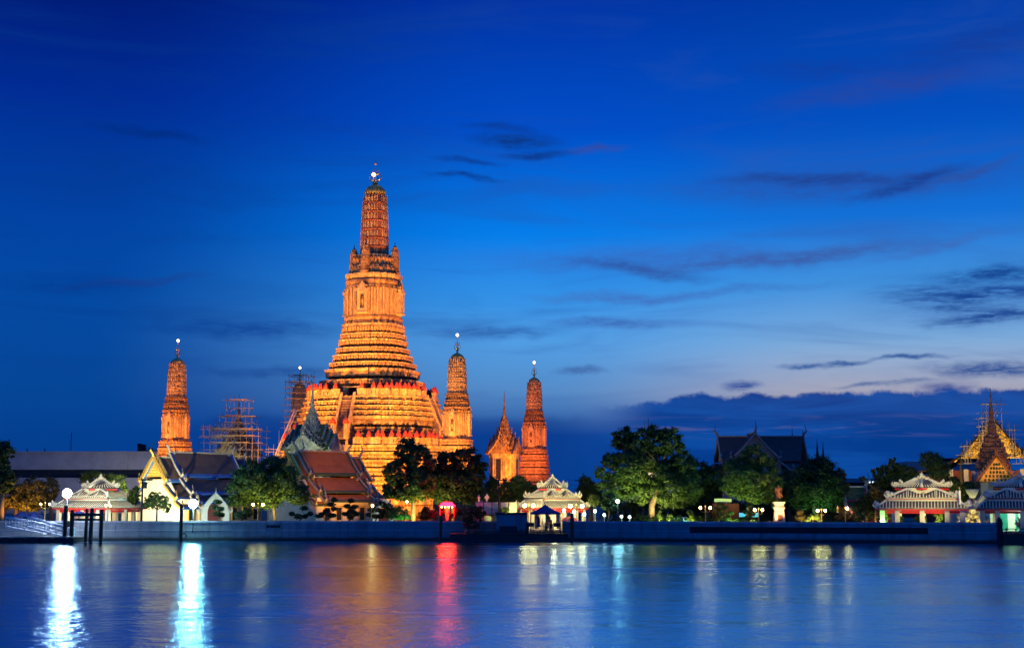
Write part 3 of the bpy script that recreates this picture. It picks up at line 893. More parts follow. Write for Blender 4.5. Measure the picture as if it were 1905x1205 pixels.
    for k in range(4):
        stair(k, -sl(122), -sl(122) - 3.9, zt(738), zt(818), 1.15, 'staircase')
        stair(k, -sl(165), -sl(165) - 5, zt(829), 0, 1.6, 'staircase')
        # shrine door at the head of the stair
        T = Matrix.Rotation(k * PI / 2, 4, 'Z'); mb = MB(T); y = -sl(94)
        mb.box(-1.9, -1.0, y - 1.0, y + .3, zt(737), zt(719)); mb.box(1.0, 1.9, y - 1.0, y + .3, zt(737), zt(719)); mb.box(-1.9, 1.9, y - 1.05, y + .3, zt(719) + .003, zt(717))
        o = mb.build('doorway', M['prang_c'], t)
        MB(T).box(-1.0, 1.0, y - .25, y - .1, zt(737), zt(719)).build('door', M['dark'], o)
    return t


def small_prang():
    t = thing('temple_tower', '', 'temple tower', (0, 0, 0), ROT, 'four smaller temple towers round the tall one')
    K2, K = KP(PLAN2), KP(PLAN)
    mb = MB(); prof = []
    zs = [0, 2.2, 4.2, 6.1, 7.9, 9.6, 11.2, 12.7, 14.2, 15.4]
    ws = [4.5, 4.35, 4.15, 3.95, 3.75, 3.55, 3.35, 3.18, 3.02]
    for a, b_, w in zip(zs, zs[1:], ws):
        tier(prof, a, b_, w / K2, .09)
        antefix(mb, PLAN2, w / K2 * .97, .55, a + .25, (b_ - a) * .42, .2, .6)
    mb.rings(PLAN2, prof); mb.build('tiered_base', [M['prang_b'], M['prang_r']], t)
    s = 2.55 / K
    zb, zt_ = 15.4, 21.6
    H = zt_ - zb
    mb = MB()
    mb.rings(PLAN, [(zb, s * 1.1), (zb + .35, s * 1.1), (zb + .4, s), (zb + .7, s), (zb + .75, s * .95), (zt_ - 1.1, s * .9), (zt_ - 1.0, s * .97), (zt_ - .7, s * .97), (zt_ - .65, s * .9), (zt_ - .45, s * .9), (zt_ - .4, s * 1.0), (zt_, s * 1.02)])
    for p, nn, tt, L in walk(PLAN, s * .93, .34):
        o = Vector((p.x, p.y, zb + .75)); t3 = Vector((tt.x, tt.y, 0)) * .07; n3 = Vector((nn.x, nn.y, 0)) * .11; up = Vector((0, 0, H - 1.9))
        mb.slab([o - t3, o + t3, o + t3 + up, o - t3 + up], n3, 1)
    mb.build('cella_body', [M['prang_b'], M['prang_c']], t)
    for k in range(4): niche(t, k, s * .95, zb + .9, zb + 4.3, .62, .5, (M['prang_c'], M['doorred']))
    mb = MB()
    mb.rings(PLAN, [(zt_, s * .9), (zt_ + 1.0, s * .86), (zt_ + 1.05, s * .92), (zt_ + 1.3, s * .92), (zt_ + 1.35, s * .8), (zt_ + 2.3, s * .76), (zt_ + 2.35, s * .82), (zt_ + 2.6, s * .82)])
    bearers(mb, PLAN, s * .87, .52, zt_ + .02, .95); bearers(mb, PLAN, s * .78, .5, zt_ + 1.35, .95)
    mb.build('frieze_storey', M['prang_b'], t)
    mb = MB(); corn_tower(mb, PLAN2, zt_ + 2.6, 31.0, 1.9 / K2, 1.52 / K2, 7, .02, .5); mb.build('ribbed_shaft', [M['prang'], M['prang_c']], t)
    mb = MB(); mb.lathe([(1.28, 0), (1.2, .25), (.9, .55), (.45, .8), (.12, 1.0), (.1, 1.3)], 18); mb.build('dome', M['greendome'], t).location.z = 31.0
    mb = MB(); trident(mb, 0, 3.0, .62); mb.build('trident_finial', M['goldplain'], t).location.z = 32.1
    mb = MB(); mb.ball((0, 0, 0), .27); mb.build('tip_lamp', E_['tip'], t).location = (0, 0, 35.35)
    return t


cp = central_prang()
sp = small_prang()
PR = {'FL': (326.5, 279, 'small lit tower behind the gold-gabled hall, first tower from the bank building'), 'FR': (850, 269, 'small lit tower beside the right edge of the tall tower'),
      'BL': (556, 338, 'small dim tower wrapped in scaffolding left of the tall tower'), 'BR': (994, 324.6, 'small reddish tower right of the orange spired shrine')}
first = True
for k, (px, Y, lab) in PR.items():
    z = {'FL': .3, 'FR': -.2, 'BL': -.4, 'BR': .3}[k]
    loc = (X(px, Y, 800), Y, GZ)
    if first: sp.location = loc; sp['label'] = lab; o = sp; first = False
    else: o = clone(sp, loc, ROT, lab)
    PR[k] = (loc, o)


def mondop(name, label, loc, rz, wall, tile, gable, spire):
    """square spired shrine: porches with stacked gables, spire of shrinking tiers"""
    t = thing(name, label, 'shrine', loc, rz)
    h0, h1 = 0, 13.6
    PL = spin4([(1, .55), (.86, .55), (.86, .8), (.8, .86), (.55, .86), (.55, 1)])
    T = Matrix.Diagonal((1.35, 1, 1, 1))
    mb = MB(T)
    mb.rings(PL, [(0, 4.1), (5, 4.1), (5.1, 3.9), (7.3, 3.9), (7.4, 3.6), (8.0, 3.6), (8.1, 3.35), (h1 - .9, 3.3), (h1 - .8, 3.45), (h1 - .4, 3.5), (h1, 3.6)])
    for p, nn, tt, L in walk(PL, 3.32, .5):
        o = Vector((p.x, p.y, 8.1)); t3 = Vector((tt.x, tt.y, 0)) * .09; n3 = Vector((nn.x, nn.y, 0)) * .1; up = Vector((0, 0, h1 - 9.0))
        mb.slab([o - t3, o + t3, o + t3 + up, o - t3 + up], n3)
    w = mb.build('wall', wall, t)
    for f, wy, dist in ((0, 1.15, 3.42), (1, 1.0, 3.42 * 1.35), (2, 1.15, 3.42), (3, 1.0, 3.42 * 1.35)):
        q = MB(Matrix.Rotation(f * PI / 2, 4, 'Z'))
        q.box(-.55, .55, -dist - .12, -dist + .3, 8.4, 12.4)
        q.build('window', M['window'], t)
    rf = MB()
    for f in range(4):
        lx = 3.42 * (1.35 if f % 2 else 1); ww = 3.1 * (1 if f % 2 else 1.3)
        Tm = Matrix.Rotation(f * PI / 2, 4, 'Z'); r2 = MB(Tm)
        for k in range(3):
            d = lx + .35 - .95 * k; z = h1 + .02 + .95 * k; hh = 3.0; wk = ww * (1 - .17 * k)
            for q in (-1, 1):
                P = [(q * wk, -d, z), (0, -d, z + hh), (0, 0, z + hh), (q * wk, 0, z)]
                if q > 0: P = P[::-1]
                r2.slab(P, (0, 0, -.2))
        rr = r2.build('roof', tile, t)
        pd = MB(Tm)
        for k in range(3):
            d = lx + .3 - .95 * k; z = h1 + .02 + .95 * k; hh = 2.9; wk = ww * (1 - .17 * k)
            pd.slab([(-wk * .93, -d, z), (wk * .93, -d, z), (0, -d, z + hh * .95)], (0, .25, 0))
            for q in (-1, 1):
                pd.tube([(0, -d - .1, z + hh + .1), (q * wk * .5, -d - .1, z + hh * .42), (q * wk * .95, -d - .1, z), (q * wk * 1.15, -d - .1, z + .45)], [.16, .2, .18, .05], 5)
            pd.tube([(0, -d - .1, z + hh), (0, -d - .3, z + hh + .5), (0, -d - .1, z + hh + 1.0)], [.16, .11, .03], 5)
            for j in range(-3, 4):
                if k < 2: pd.ball((j * wk * .22, -d - .02, z + .35 + (hh * .75) * (1 - abs(j) / 3.6) * .35), (.16, .1, .24), 6, 4)
            for q in (-1, 1):
                for j in range(6):
                    f = (j + .5) / 6
                    pd.slab([(q * wk * f - .13, -d - .12, z + hh * (1 - f) + .1), (q * wk * f + .13, -d - .12, z + hh * (1 - f) + .1), (q * wk * f, -d - .12, z + hh * (1 - f) + .55)], (0, .08, 0))
        pd.build('pediment', gable, t)
    mb = MB(); z = h1 + 3.4; s = 2.25
    prof = []
    for k in range(6):
        hk = .82 - .05 * k
        prof += [(z, s), (z + .1, s), (z + hk * .72, s * .78), (z + hk * .74, s * .86)]
        antefix(mb, PL, s * .9, .5, z + .1, .55, .16, .6)
        z += hk; s *= .79
    prof += [(z, s), (z + .8, s * .55), (z + 1.6, s * .6), (z + 2.6, s * .3), (z + 3.6, s * .22), (28.0 - GZ, .05)]
    mb.rings(PL, prof)
    mb.build('spire', spire, t)
    return t


mondop('spired_shrine', 'orange-lit spired shrine standing between two small towers', (X(938, 297), 297, GZ), ROT + PI / 2, M['prang'], M['prang_r'], M['prang_b'], M['prang_b']).scale = (.8, .8, 1)
mondop('spired_shrine', 'pale green spired shrine in front of the tall tower', (X(578, 272), 272, GZ), ROT, M['mondop_grey'], M['tile_green'], M['mondop_grey'], M['mondop_grey'])
mondop('spired_shrine', 'shrine almost hidden inside a cage of scaffolding', (X(440, 308), 308, GZ), ROT + PI / 2, M['mondop_grey'], M['tile_brown'], M['mondop_grey'], M['prang_b'])

# ------------------------------------------------------------------ Thai halls
def roof_section(parent, T, x0, x1, zr, prof, mats, trim, name='roof', chofa=(True, True), border=.55, gable=None, white_bar=None, teeth=True):
    """one telescoped roof: prof is a list of tiers, each [(y, drop), (y, drop)...]; both slopes, bargeboards with horns"""
    mb = MB(T)
    for tr in prof:
        for q in (-1, 1):
            xs = [x0, x0 + border, x1 - border, x1]
            n = len(tr)
            # split last piece to give the lower border its own faces
            pts = []
            for i in range(n - 1):
                (ya, za), (yb, zb_) = tr[i], tr[i + 1]
                pts.append((ya, za))
                if i == n - 2:
                    f = 1 - border / math.hypot(yb - ya, zb_ - za)
                    pts.append((ya + (yb - ya) * f, za + (zb_ - za) * f))
            pts.append(tr[-1])
            for i in range(len(pts) - 1):
                for j in range(3):
                    edge = j != 1 or i == len(pts) - 2 or (i == 0 and False)
                    (ya, za), (yb, zb_) = pts[i], pts[i + 1]
                    P = [(xs[j], q * ya, zr - za), (xs[j + 1], q * ya, zr - za), (xs[j + 1], q * yb, zr - zb_), (xs[j], q * yb, zr - zb_)]
                    if q > 0: P = P[::-1]
                    mb.slab(P[::-1] if False else P, (0, 0, -.16), 1 if edge else 0)
    rf = mb.build(name, mats, parent)
    r = MB(T); r.box(x0 + .05, x1 - .05, -.16, .16, zr - .05, zr + .22); r.build('ridge', white_bar or trim, rf)
    for e, (xx, d) in enumerate(((x0, -1), (x1, 1))):
        b = MB(T)
        for tr in prof:
            for q in (-1, 1):
                for (ya, za), (yb, zb_) in zip(tr, tr[1:]):
                    b.slab([(xx + d * .02, q * ya, zr - za - .28), (xx + d * .02, q * yb, zr - zb_ - .28), (xx + d * .02, q * yb, zr - zb_ + .2), (xx + d * .02, q * ya, zr - za + .2)], (d * .22, 0, 0))
                yb, zb_ = tr[-1]
                # flame-like finial at the lower end
                b.tube([(xx + d * .13, q * (yb - .1), zr - zb_), (xx + d * .13, q * (yb + .35), zr - zb_ + .25), (xx + d * .13, q * (yb + .3), zr - zb_ + .9), (xx + d * .13, q * (yb + .12), zr - zb_ + 1.45)], [.2, .26, .17, .03], 6)
        # little teeth along the boards
        tr = prof[0]
        for q in (-1, 1):
            (ya, za), (yb, zb_) = tr[0], tr[-1]
            for k in range(9 if teeth else 0):
                f = (k + .5) / 9
                y, z = ya + (yb - ya) * f, za + (zb_ - za) * f
                b.slab([(xx + d * .05, q * y - .16, zr - z + .15), (xx + d * .05, q * y + .16, zr - z + .15), (xx + d * .05, q * y, zr - z + .75)], (d * .12, 0, 0))
        b.build('bargeboard', trim if e == 0 or white_bar is None else white_bar, rf)
        if chofa[e]:
            c = MB(T); c.tube([(xx, 0, zr), (xx + d * .25, 0, zr + .7), (xx + d * .75, 0, zr + 1.15), (xx + d * .55, 0, zr + 1.7), (xx + d * .35, 0, zr + 2.5)], [.26, .22, .2, .1, .03], 6)
            c.build('roof_horn', trim if e == 0 or white_bar is None else white_bar, rf)
    return rf


def thai_hall(name, label, loc, rz, W, zr, L, lens, mats, trim, wall, prof, ped_mat, white_bar=None, cat='hall', teeth=True):
    t = thing(name, label, cat, loc, rz)
    I = Matrix.Identity(4)
    prof_l = [(y, d) for y, d in prof[-1]]
    zlow = zr - prof[-1][-1][1]
    yl = prof[-1][-1][0]
    # body
    mb = MB(); mb.box(1.0, L - 1.0, -yl + 1.1, yl - 1.1, 0, zlow + .6); w = mb.build('wall', wall, t)
    mb = MB()
    for s, xx in ((0, .95), (1, L - 1.3)):
        # gable wall up to the pediment
        P = [(xx, -yl + 1.1, 0), (xx, yl - 1.1, 0), (xx, yl - 1.1, zlow + .6)]
        mb.slab([(xx, -yl + 1.1, zlow + .5), (xx, yl - 1.1, zlow + .5), (xx, prof[-1][0][0], zr - prof[-1][0][1] - .9), (xx, prof[0][-1][0] * .9, zr - prof[0][-1][1] - .5), (xx, -prof[0][-1][0] * .9, zr - prof[0][-1][1] - .5), (xx, -prof[-1][0][0], zr - prof[-1][0][1] - .9)], (.3, 0, 0))
    mb.build('gable_wall', wall, t)
    y1, d1 = prof[0][-1]
    mb = MB(); mb.slab([(.55, -y1 * .93, zr - d1 - .1), (.55, y1 * .93, zr - d1 - .1), (.55, 0, zr - .35)], (.4, 0, 0))
    pd = mb.build('pediment', ped_mat, t)
    mb = MB(); rnd = random.Random(5)
    for k in range(7):
        z = zr - d1 + .35 + k * (d1 - .9) / 7
        half = (zr - .6 - z) / d1 * y1 * .8
        n = max(1, int(half / .38))
        for j in range(-n, n + 1):
            y = j * half / max(n, 1)
            mb.ball((.52, y, z), (.13, .17, .22), 6, 4)
    mb.build('carved_scrolls', M['gold'] if ped_mat is not M['whiteblue'] else ped_mat, pd)
    # windows / doors along the visible long side
    n = int((L - 2) / 2.6)
    for k in range(n):
        xx = 1.9 + (k + .5) * (L - 3.4) / n
        o = MB().box(xx - .5, xx + .5, -yl + .98, -yl + 1.14, 1.0, 3.0).build('window', M['window'], t)
        f = MB(); f.box(xx - .68, xx - .5, -yl + .9, -yl + 1.12, .9, 3.1); f.box(xx + .5, xx + .68, -yl + .9, -yl + 1.12, .9, 3.1); f.box(xx - .68, xx + .68, -yl + .9, -yl + 1.12, 3.1, 3.3)
        f.build('frame', trim, o)
    off = 0
    for i, (xa, xb, dz) in enumerate(lens):
        roof_section(t, I, xa, xb, zr + dz, prof, mats, trim if i == 0 else white_bar or trim, chofa=(True, True), white_bar=white_bar, teeth=teeth and i == 0)
    return t


PROF = [[(0, 0), (1.7, 2.2), (3.3, 3.9)], [(2.9, 4.3), (4.6, 5.7), (6.1, 6.7)], [(5.7, 7.1), (7.6, 8.2)]]
YH = 230
thai_hall('temple_hall', 'white-walled hall with golden gable and blue-bordered tiled roof', (X(283, YH) , YH, GZ), R(58), 15, Z(840, YH) - GZ, 21,
          [(0, 4.2, -.9), (3.6, 18.2, 0), (17.6, 21, -.9)], [M['tile_slate'], M['tile_blue']], M['gold'], M['white'], [[(y * .86, d) for y, d in p] for p in PROF], M['gold'], M['dimwhite'])
thai_hall('temple_hall', 'hall with glowing orange tiled roof at the foot of the tall tower', (X(533, YH + 2), YH + 2, GZ), R(46), 15, Z(838, YH + 2) - GZ, 15.5,
          [(0, 2.6, -.6), (2.0, 12.6, 0), (12.0, 15.2, -.9)], [M['tile_orange'], M['tile_green']], M['gold'], M['white'], PROF, M['gold'], M['dimwhite'])
# royal hall with dark roofs
YR = 285
PROF_R = [[(0, 0), (2.2, 2.6), (4.6, 4.9)], [(4.2, 5.2), (6.2, 6.4)]]
rh = thai_hall('royal_hall', 'large dark-roofed hall with pale gable edges above the trees', (X(1338, YR), YR, GZ), 0, 13, Z(812, YR) - GZ, X(1497, YR) - X(1338, YR),
               [(0, X(1497, YR) - X(1338, YR), 0)], [M['tile_dark'], M['tile_dark']], M['dimwhite'], M['dimwhite'], PROF_R, M['dimwhite'], M['dimwhite'], teeth=False)
xg = X(1396, YR) - X(1338, YR)
Tg = Matrix.Translation((xg, -7.5, 0)) @ Matrix.Rotation(PI / 2, 4, 'Z')
roof_section(rh, Tg, 0, 9, Z(805, YR - 7) - GZ, PROF_R[:1] + [[(4.2, 5.2), (7.0, 7.4)]], [M['tile_dark'], M['tile_dark']], M['dimwhite'], name='porch_roof', chofa=(True, False), teeth=False)
MB(Tg).slab([(.6, -4.3, Z(805, YR - 7) - GZ - 5), (.6, 4.3, Z(805, YR - 7) - GZ - 5), (.6, 0, Z(805, YR - 7) - GZ - .3)], (.3, 0, 0)).build('porch_pediment', M['dimwhite'], rh)
MB(Tg).box(1, 9, -5.2, 5.2, 0, Z(805, YR - 7) - GZ - 5.5).build('porch_wall', M['dimwhite'], rh)


# ------------------------------------------------------------------ Chinese riverside pavilions
def pavilion():
    t = thing('riverside_pavilion', '', 'pavilion', (0, 0, 0), 0, 'Chinese-style pavilions along the bank')
    z3, z2, z1 = 3.28, 4.6, 6.05      # eaves of lower, middle, upper roof above ground
    def ribs(mb, a, b_, c, d, n):
        """white tile ribs from eave a-b up to edge d-c"""
        a, b_, c, d = map(Vector, (a, b_, c, d))
        nn = (b_ - a).cross(d - a).normalized()
        for k in range(n):
            f = (k + .5) / n
            p, q = a.lerp(b_, f), d.lerp(c, f)
            mb.tube([p + nn * .02 - (q - p).normalized() * .12, q + nn * .02], .085, 5)
    def skirt(hx, hy, ze, tx, ty, zt, n, name, mshape=0):
        rf, rb = MB(), MB()
        E = [(-hx, -hy), (hx, -hy), (hx, hy), (-hx, hy)]; U = [(-tx, -ty), (tx, -ty), (tx, ty), (-tx, ty)]
        for k in range(4):
            a, b_, c, d = (*E[k], ze), (*E[(k + 1) % 4], ze), (*U[(k + 1) % 4], zt), (*U[k], zt)
            rf.slab([a, b_, c, d], (0, 0, -.14))
            ln = math.hypot(b_[0] - a[0], b_[1] - a[1])
            lu = math.hypot(c[0] - d[0], c[1] - d[1])
            ex = (ln - lu) / 2 / ln
            av, bv, cv, dv = map(Vector, (a, b_, c, d))
            nn = (bv - av).cross(dv - av).normalized()
            m = max(6, int(ln / .42))
            for j in range(m):
                f = (j + .5) / m
                p = av.lerp(bv, f)
                # run straight up the slope until the hip line
                up = (dv.lerp(cv, .5) - av.lerp(bv, .5))
                lim = 1.0
                if f < ex: lim = f / ex
                if f > 1 - ex: lim = (1 - f) / ex
                rb.tube([p - up.normalized() * .1 + nn * .03, p + up * lim + nn * .03], .066, 5)
        r = rf.build(name, M['tile_pav'], t)
        rb.build('tile_rib', M['whiteblue'], r)
        tr = MB()
        for k in range(4):
            a, u = Vector((*E[k], ze)), Vector((*U[k], zt))
            tr.tube([a + Vector((0, 0, .1)), a.lerp(u, .5) + Vector((0, 0, .05)), u + Vector((0, 0, .12))], [.17, .15, .17], 6)
            # scroll crest at the corner
            o = Vector((E[k][0], E[k][1], 0)).normalized()
            for i in range(5):
                c = a.lerp(u, .03 + .06 * i) + Vector((0, 0, .25 + .16 * math.sin(i * 2.1 + .4) + (.34 if i == 0 else 0)))
                tr.ball(c, (.19 - .012 * i, .19 - .012 * i, .3 - .03 * i), 7, 5)
            tr.tube([a + Vector((0, 0, .1)), a + o * .3 + Vector((0, 0, .35)), a + o * .22 + Vector((0, 0, .8))], [.2, .16, .04], 6)
            v = Vector((*U[(k + 1) % 4], zt))
            tr.tube([u + Vector((0, 0, .1)), v + Vector((0, 0, .1))], .15, 6)
        tr.build('hip_crest', M['whiteblue'], r)
        f = MB()
        for k in range(4):
            (xa, ya), (xb, yb) = E[k], E[(k + 1) % 4]
            nx, ny = (yb - ya), -(xb - xa); l = math.hypot(nx, ny); nx, ny = nx / l, ny / l
            f.slab([(xa - nx * .08, ya - ny * .08, ze - .36), (xb - nx * .08, yb - ny * .08, ze - .36), (xb - nx * .08, yb - ny * .08, ze - .16), (xa - nx * .08, ya - ny * .08, ze - .16)], (-nx * .12, -ny * .12, 0))
        f.build('fascia', M['redbright'], r)
        f = MB()
        for k in range(4):
            (xa, ya), (xb, yb) = E[k], E[(k + 1) % 4]
            nx, ny = (yb - ya), -(xb - xa); l = math.hypot(nx, ny); nx, ny = nx / l, ny / l
            f.slab([(xa, ya, ze - .158), (xb, yb, ze - .158), (xb, yb, ze + .03), (xa, ya, ze + .03)], (-nx * .16, -ny * .16, 0))
        f.build('eave_band', M['whiteblue'], r)
        return r
    skirt(6.2, 5.0, z3, 4.75, 3.6, z3 + .88, 30, 'lower_roof')
    # drum between lower and middle roof
    MB().box(-4.7, 4.7, -3.55, 3.55, z3 - .3, z2 - .1).build('upper_wall', M['white'], t)
    r = skirt(4.7, 3.75, z2, 2.0, 1.4, z2 + 1.1, 24, 'middle_roof')
    # twin gablets of the middle roof: two low peaks with a valley between, front and back
    for sy in (-1, 1):
        rf, rb, tr = MB(), MB(), MB()
        y0 = sy * 3.8
        for cx in (-1.9, 1.9):
            pk = z2 + 1.14
            for q in (-1, 1):
                P = [(cx, y0 * .62, pk), (cx + q * 1.9, y0 * .62, pk - .72), (cx + q * 1.9, y0 * .97, z2 + .12), (cx, y0 * .97, z2 + .12)]
                if (q > 0) == (sy < 0): P = P[::-1]
                rf.slab(P, (0, 0, -.1))
                tr.tube([(cx, y0 * .62, pk + .08), (cx + q * 1.9, y0 * .62, pk - .64)], .15, 6)
                for j in range(5):
                    f = (j + .3) / 5
                    x = cx + q * 1.9 * f
                    rb.tube([(x, y0 * .99, z2 + .13), (x, y0 * .62, pk - .72 * f + .04)], .066, 5)
        rf.build('gablet', M['tile_pav'], r); rb.build('tile_rib', M['whiteblue'], r); tr.build('gablet_ridge', M['whiteblue'], r)
        g = MB(); g.slab([(-1.7, y0 * .6, z2 + .95), (0, y0 * .6, z2 + .35), (1.7, y0 * .6, z2 + .95), (1.7, y0 * .6, z1 - .3), (-1.7, y0 * .6, z1 - .3)], (0, -sy * .12, 0)); g.build('stucco_panel', M['whiteblue'], r)
    MB().box(-1.9, 1.9, -2.2, 2.2, z2 + .9, z1 - .1).build('lantern_wall', M['white'], t)
    # top roof: square hip turned 45 degrees, corner ridge to the front
    s = 3.75
    rf, rb, tr, fa = MB(), MB(), MB(), MB()
    E = [(0, -s * .78), (s, 0), (0, s * .78), (-s, 0)]; zt = z1 + 1.05
    A = Vector((-.85, 0, zt)); B = Vector((.85, 0, zt))
    tops = [None] * 4
    for k in range(4):
        a = Vector((*E[k], z1)); b_ = Vector((*E[(k + 1) % 4], z1))
        ap = B if (a.x + b_.x) > 0 else A
        fr = Vector((0, 0, zt - .1))
        rf.slab([a, b_, ap, fr] if k in (0, 2) and False else ([a, b_, ap, fr] if a.x == 0 else [a, b_, fr, ap]), (0, 0, -.12))
        nn = (b_ - a).cross(ap - a).normalized()
        m = 10
        for j in range(m):
            f = (j + .5) / m
            p = a.lerp(b_, f)
            q = (fr.lerp(ap, f) if a.x == 0 else ap.lerp(fr, f))
            rb.tube([p + nn * .03, q + nn * .03], .062, 5)
        tr.tube([a + Vector((0, 0, .08)), (a.lerp(ap, .5) if a.x else a.lerp(fr, .5)) + Vector((0, 0, -.04)), (ap if a.x else fr) + Vector((0, 0, .1))], [.2, .15, .17], 6)
        d = b_ - a; n2 = Vector((d.y, -d.x, 0)).normalized()
        fa.slab([a - n2 * .08 + Vector((0, 0, -.4)), b_ - n2 * .08 + Vector((0, 0, -.4)), b_ - n2 * .08 + Vector((0, 0, -.18)), a - n2 * .08 + Vector((0, 0, -.18))], -n2 * .1)
        if a.x:
            sx = 1 if a.x > 0 else -1
            for i in range(5):
                tr.ball((a.x - sx * (.1 + .24 * i), 0, z1 + .28 + .12 * i + .2 * math.sin(i * 2.3 + .8)), (.2, .2, .34 - .03 * i), 7, 5)
            tr.tube([a + Vector((0, 0, .1)), a + Vector((sx * .3, 0, .4)), a + Vector((sx * .15, 0, .95))], [.22, .17, .04], 6)
    # crest over the peak
    for i in range(-5, 6):
        f = abs(i) / 5
        tr.ball((i * .22, 0, zt + .4 - .4 * f + .07 * math.cos(i * 3)), (.17, .18, .24 - .05 * f), 7, 5)
    tr.lathe([(.28, 0), (.36, .12), (.22, .3), (.3, .42), (.12, .55), (.03, .7)], 10, (0, 0, zt + .3))
    r = rf.build('upper_roof', M['tile_pav'], t)
    rb.build('tile_rib', M['whiteblue'], r); tr.build('ridge_crest', M['whiteblue'], r); fa.build('fascia', M['redbright'], r)
    # columns and beam
    c0 = None
    for x in (-5.3, -3.3, 3.3, 5.3):
        for y in (-4.2, 0, 4.2):
            if c0 is None:
                c = MB(); c.box(-.38, .38, -.38, .38, 0, .35); c.box(-.32, .32, -.32, .32, .351, z3 - .3); c.box(-.4, .4, -.4, .4, z3 - .299, z3 - .15); c = c.build('column', M['white'], t); c0 = c.data
            else:
                c = bpy.data.objects.new('column', c0); C.objects.link(c); c.parent = t
            c.location = (x, y, 0)
    for x in (0,):
        for y in (-4.2, 4.2):
            c = bpy.data.objects.new('column', c0); C.objects.link(c); c.parent = t; c.location = (x, y, 0)
    b = MB()
    for y in (-4.2, 4.2): b.box(-5.6, 5.6, y - .2, y + .2, z3 - .75, z3 - .42)
    for x in (-5.3, 5.3): b.box(x - .2, x + .2, -3.98, 3.98, z3 - .752, z3 - .422)
    b.build('beam', M['redbright'], t)
    MB().box(-5.6, 5.6, -4.3, 4.3, z3 - .2, z3 - .145).build('ceiling', M['white'], t)
    MB().box(-5.9, 5.9, -4.7, 4.7, -.3, .12).build('plinth', M['paving'], t)
    return t


pv = pavilion()
PV = [('three-tiered white-ribbed pavilion whose columns stand behind clipped shrubs, beside the scaffolded gate', 1716, 5.2, -17, .97),
      ('pavilion with dark blue roofs and green lattice doors', 1900, 5.0, -18, .95),
      ('pavilion beside the glaring white lamp and timber piles', 186, 6.5, -24, .84),
      ('brightest pavilion, glowing behind the blue canopy tent', 1028, 6.5, 33, .80)]
PVL = []
for i, (lab, px, back, rz, sc) in enumerate(PV):
    Y = WY(px) + back + 1
    loc = (X(px, Y), Y, GZ)
    o = pv if i == 0 else clone(pv)
    o.location = loc; o.rotation_euler = (0, 0, R(rz)); o['label'] = lab; o.scale = (sc, sc, 1)
    PVL.append(o)
PVL[2].scale = (.84, .84, 1.0); PVL[3].scale = (.66, .66, 1.0)
# the doors behind the fourth pavilion belong to a low white wall building
t = thing('gate_house', 'white wall with two green lattice doors inside the right-hand pavilion', 'building', (X(1902, 196), 196.2, GZ), R(-18))
mb = MB(); mb.box(-4.2, -2.9, 0, .4, 0, 2.5); mb.box(-1.9, -.9, 0, .4, 0, 2.5); mb.box(1.1, 6, 0, .4, 0, 2.5)
mb.build('wall', M['white'], t)
for x0, x1 in ((-2.9, -1.9), (-.9, 1.1)):
    d = MB(); d.box(x0, x1, .12, .2, 0, 2.45); d = d.build('door', M['doorgreen'], t)
    b = MB(); n = int((x1 - x0) / .16)
    for k in range(n + 1): b.box(x0 + k * (x1 - x0) / n - .02, x0 + k * (x1 - x0) / n + .02, .03, .1, 0, 2.4)
    for k in range(7): b.box(x0, x1, .0, .028, .1 + k * .36, .16 + k * .36)
    b.build('lattice', M['doorgreen'], d)


# ------------------------------------------------------------------ gates, modern building, right-hand group
def arch_gate(name, label, loc, rz, s=1.0):
    t = thing(name, label, 'gateway', loc, rz)
    mb = MB()
    def arch(w, z0, z1, y0, y1, hole):
        # pointed-arch front with opening: two jambs plus a pointed head in strips
        for q in (-1, 1):
            mb.box(min(q * w, q * hole), max(q * w, q * hole), y0, y1, z0, z0 + 2.3)
        n = 7
        for k in range(n):
            f0, f1 = k / n, (k + 1) / n
            o0, o1 = w * (1 - f0 ** 1.3), w * (1 - f1 ** 1.3)
            i0, i1 = hole * (1 - (f0 * 1.25) ** 2) if f0 < .8 else 0, hole * (1 - (f1 * 1.25) ** 2) if f1 < .8 else 0
            za, zb = z0 + 2.3 + (z1 - z0 - 2.3) * f0, z0 + 2.3 + (z1 - z0 - 2.3) * f1
            for q in (-1, 1):
                P = [(q * i0, y0, za), (q * o0, y0, za), (q * o1, y0, zb), (q * i1, y0, zb)]
                if q < 0: P = P[::-1]
                mb.slab(P, (0, y1 - y0, 0))
    arch(2.1, 0, 5.1, 0, .5, 1.15)
    mb.build('front_arch', M['white'], t)
    mb = MB()
    arch(1.7, 0, 4.6, .502, 2.6, 1.2); mb.build('passage', M['white'], t)
    tr = MB()
    for q in (-1, 1):
        tr.tube([(q * 2.15, -.08, 2.3), (q * 1.7, -.08, 3.3), (q * .8, -.08, 4.4), (0, -.08, 5.2), (0, -.1, 6.0)], [.14, .16, .15, .13, .02], 6)
        tr.tube([(q * 2.15, -.05, 2.3), (q * 2.5, -.05, 2.6), (q * 2.45, -.05, 3.2)], [.16, .15, .03], 6)
        for k in range(6):
            f = (k + .5) / 6
            tr.ball((q * 2.05 * (1 - f ** 1.3), -.08, 2.45 + 2.7 * f), (.12, .1, .26), 6, 4)
        tr.box(q * 1.9 - .3, q * 1.9 + .3, -.08, -.003, 0, .5)
    tr.build('stucco_crest', M['whiteblue'], t)
    MB().box(-1.3, 1.3, 2.3, 2.5, 0, 3.4).build('door', M['doorred'], t)
    t.scale = (s, s, s)
    return t

arch_gate('arched_gateway', 'white pointed-arch gateway beside the cyan-white lamp', (X(401, 217), 217, GZ), R(22), 1.02)
arch_gate('arched_gateway', 'pale blue-white pointed gateway at the end of the orange roof', (X(716, 222), 222, GZ), R(18), .86)

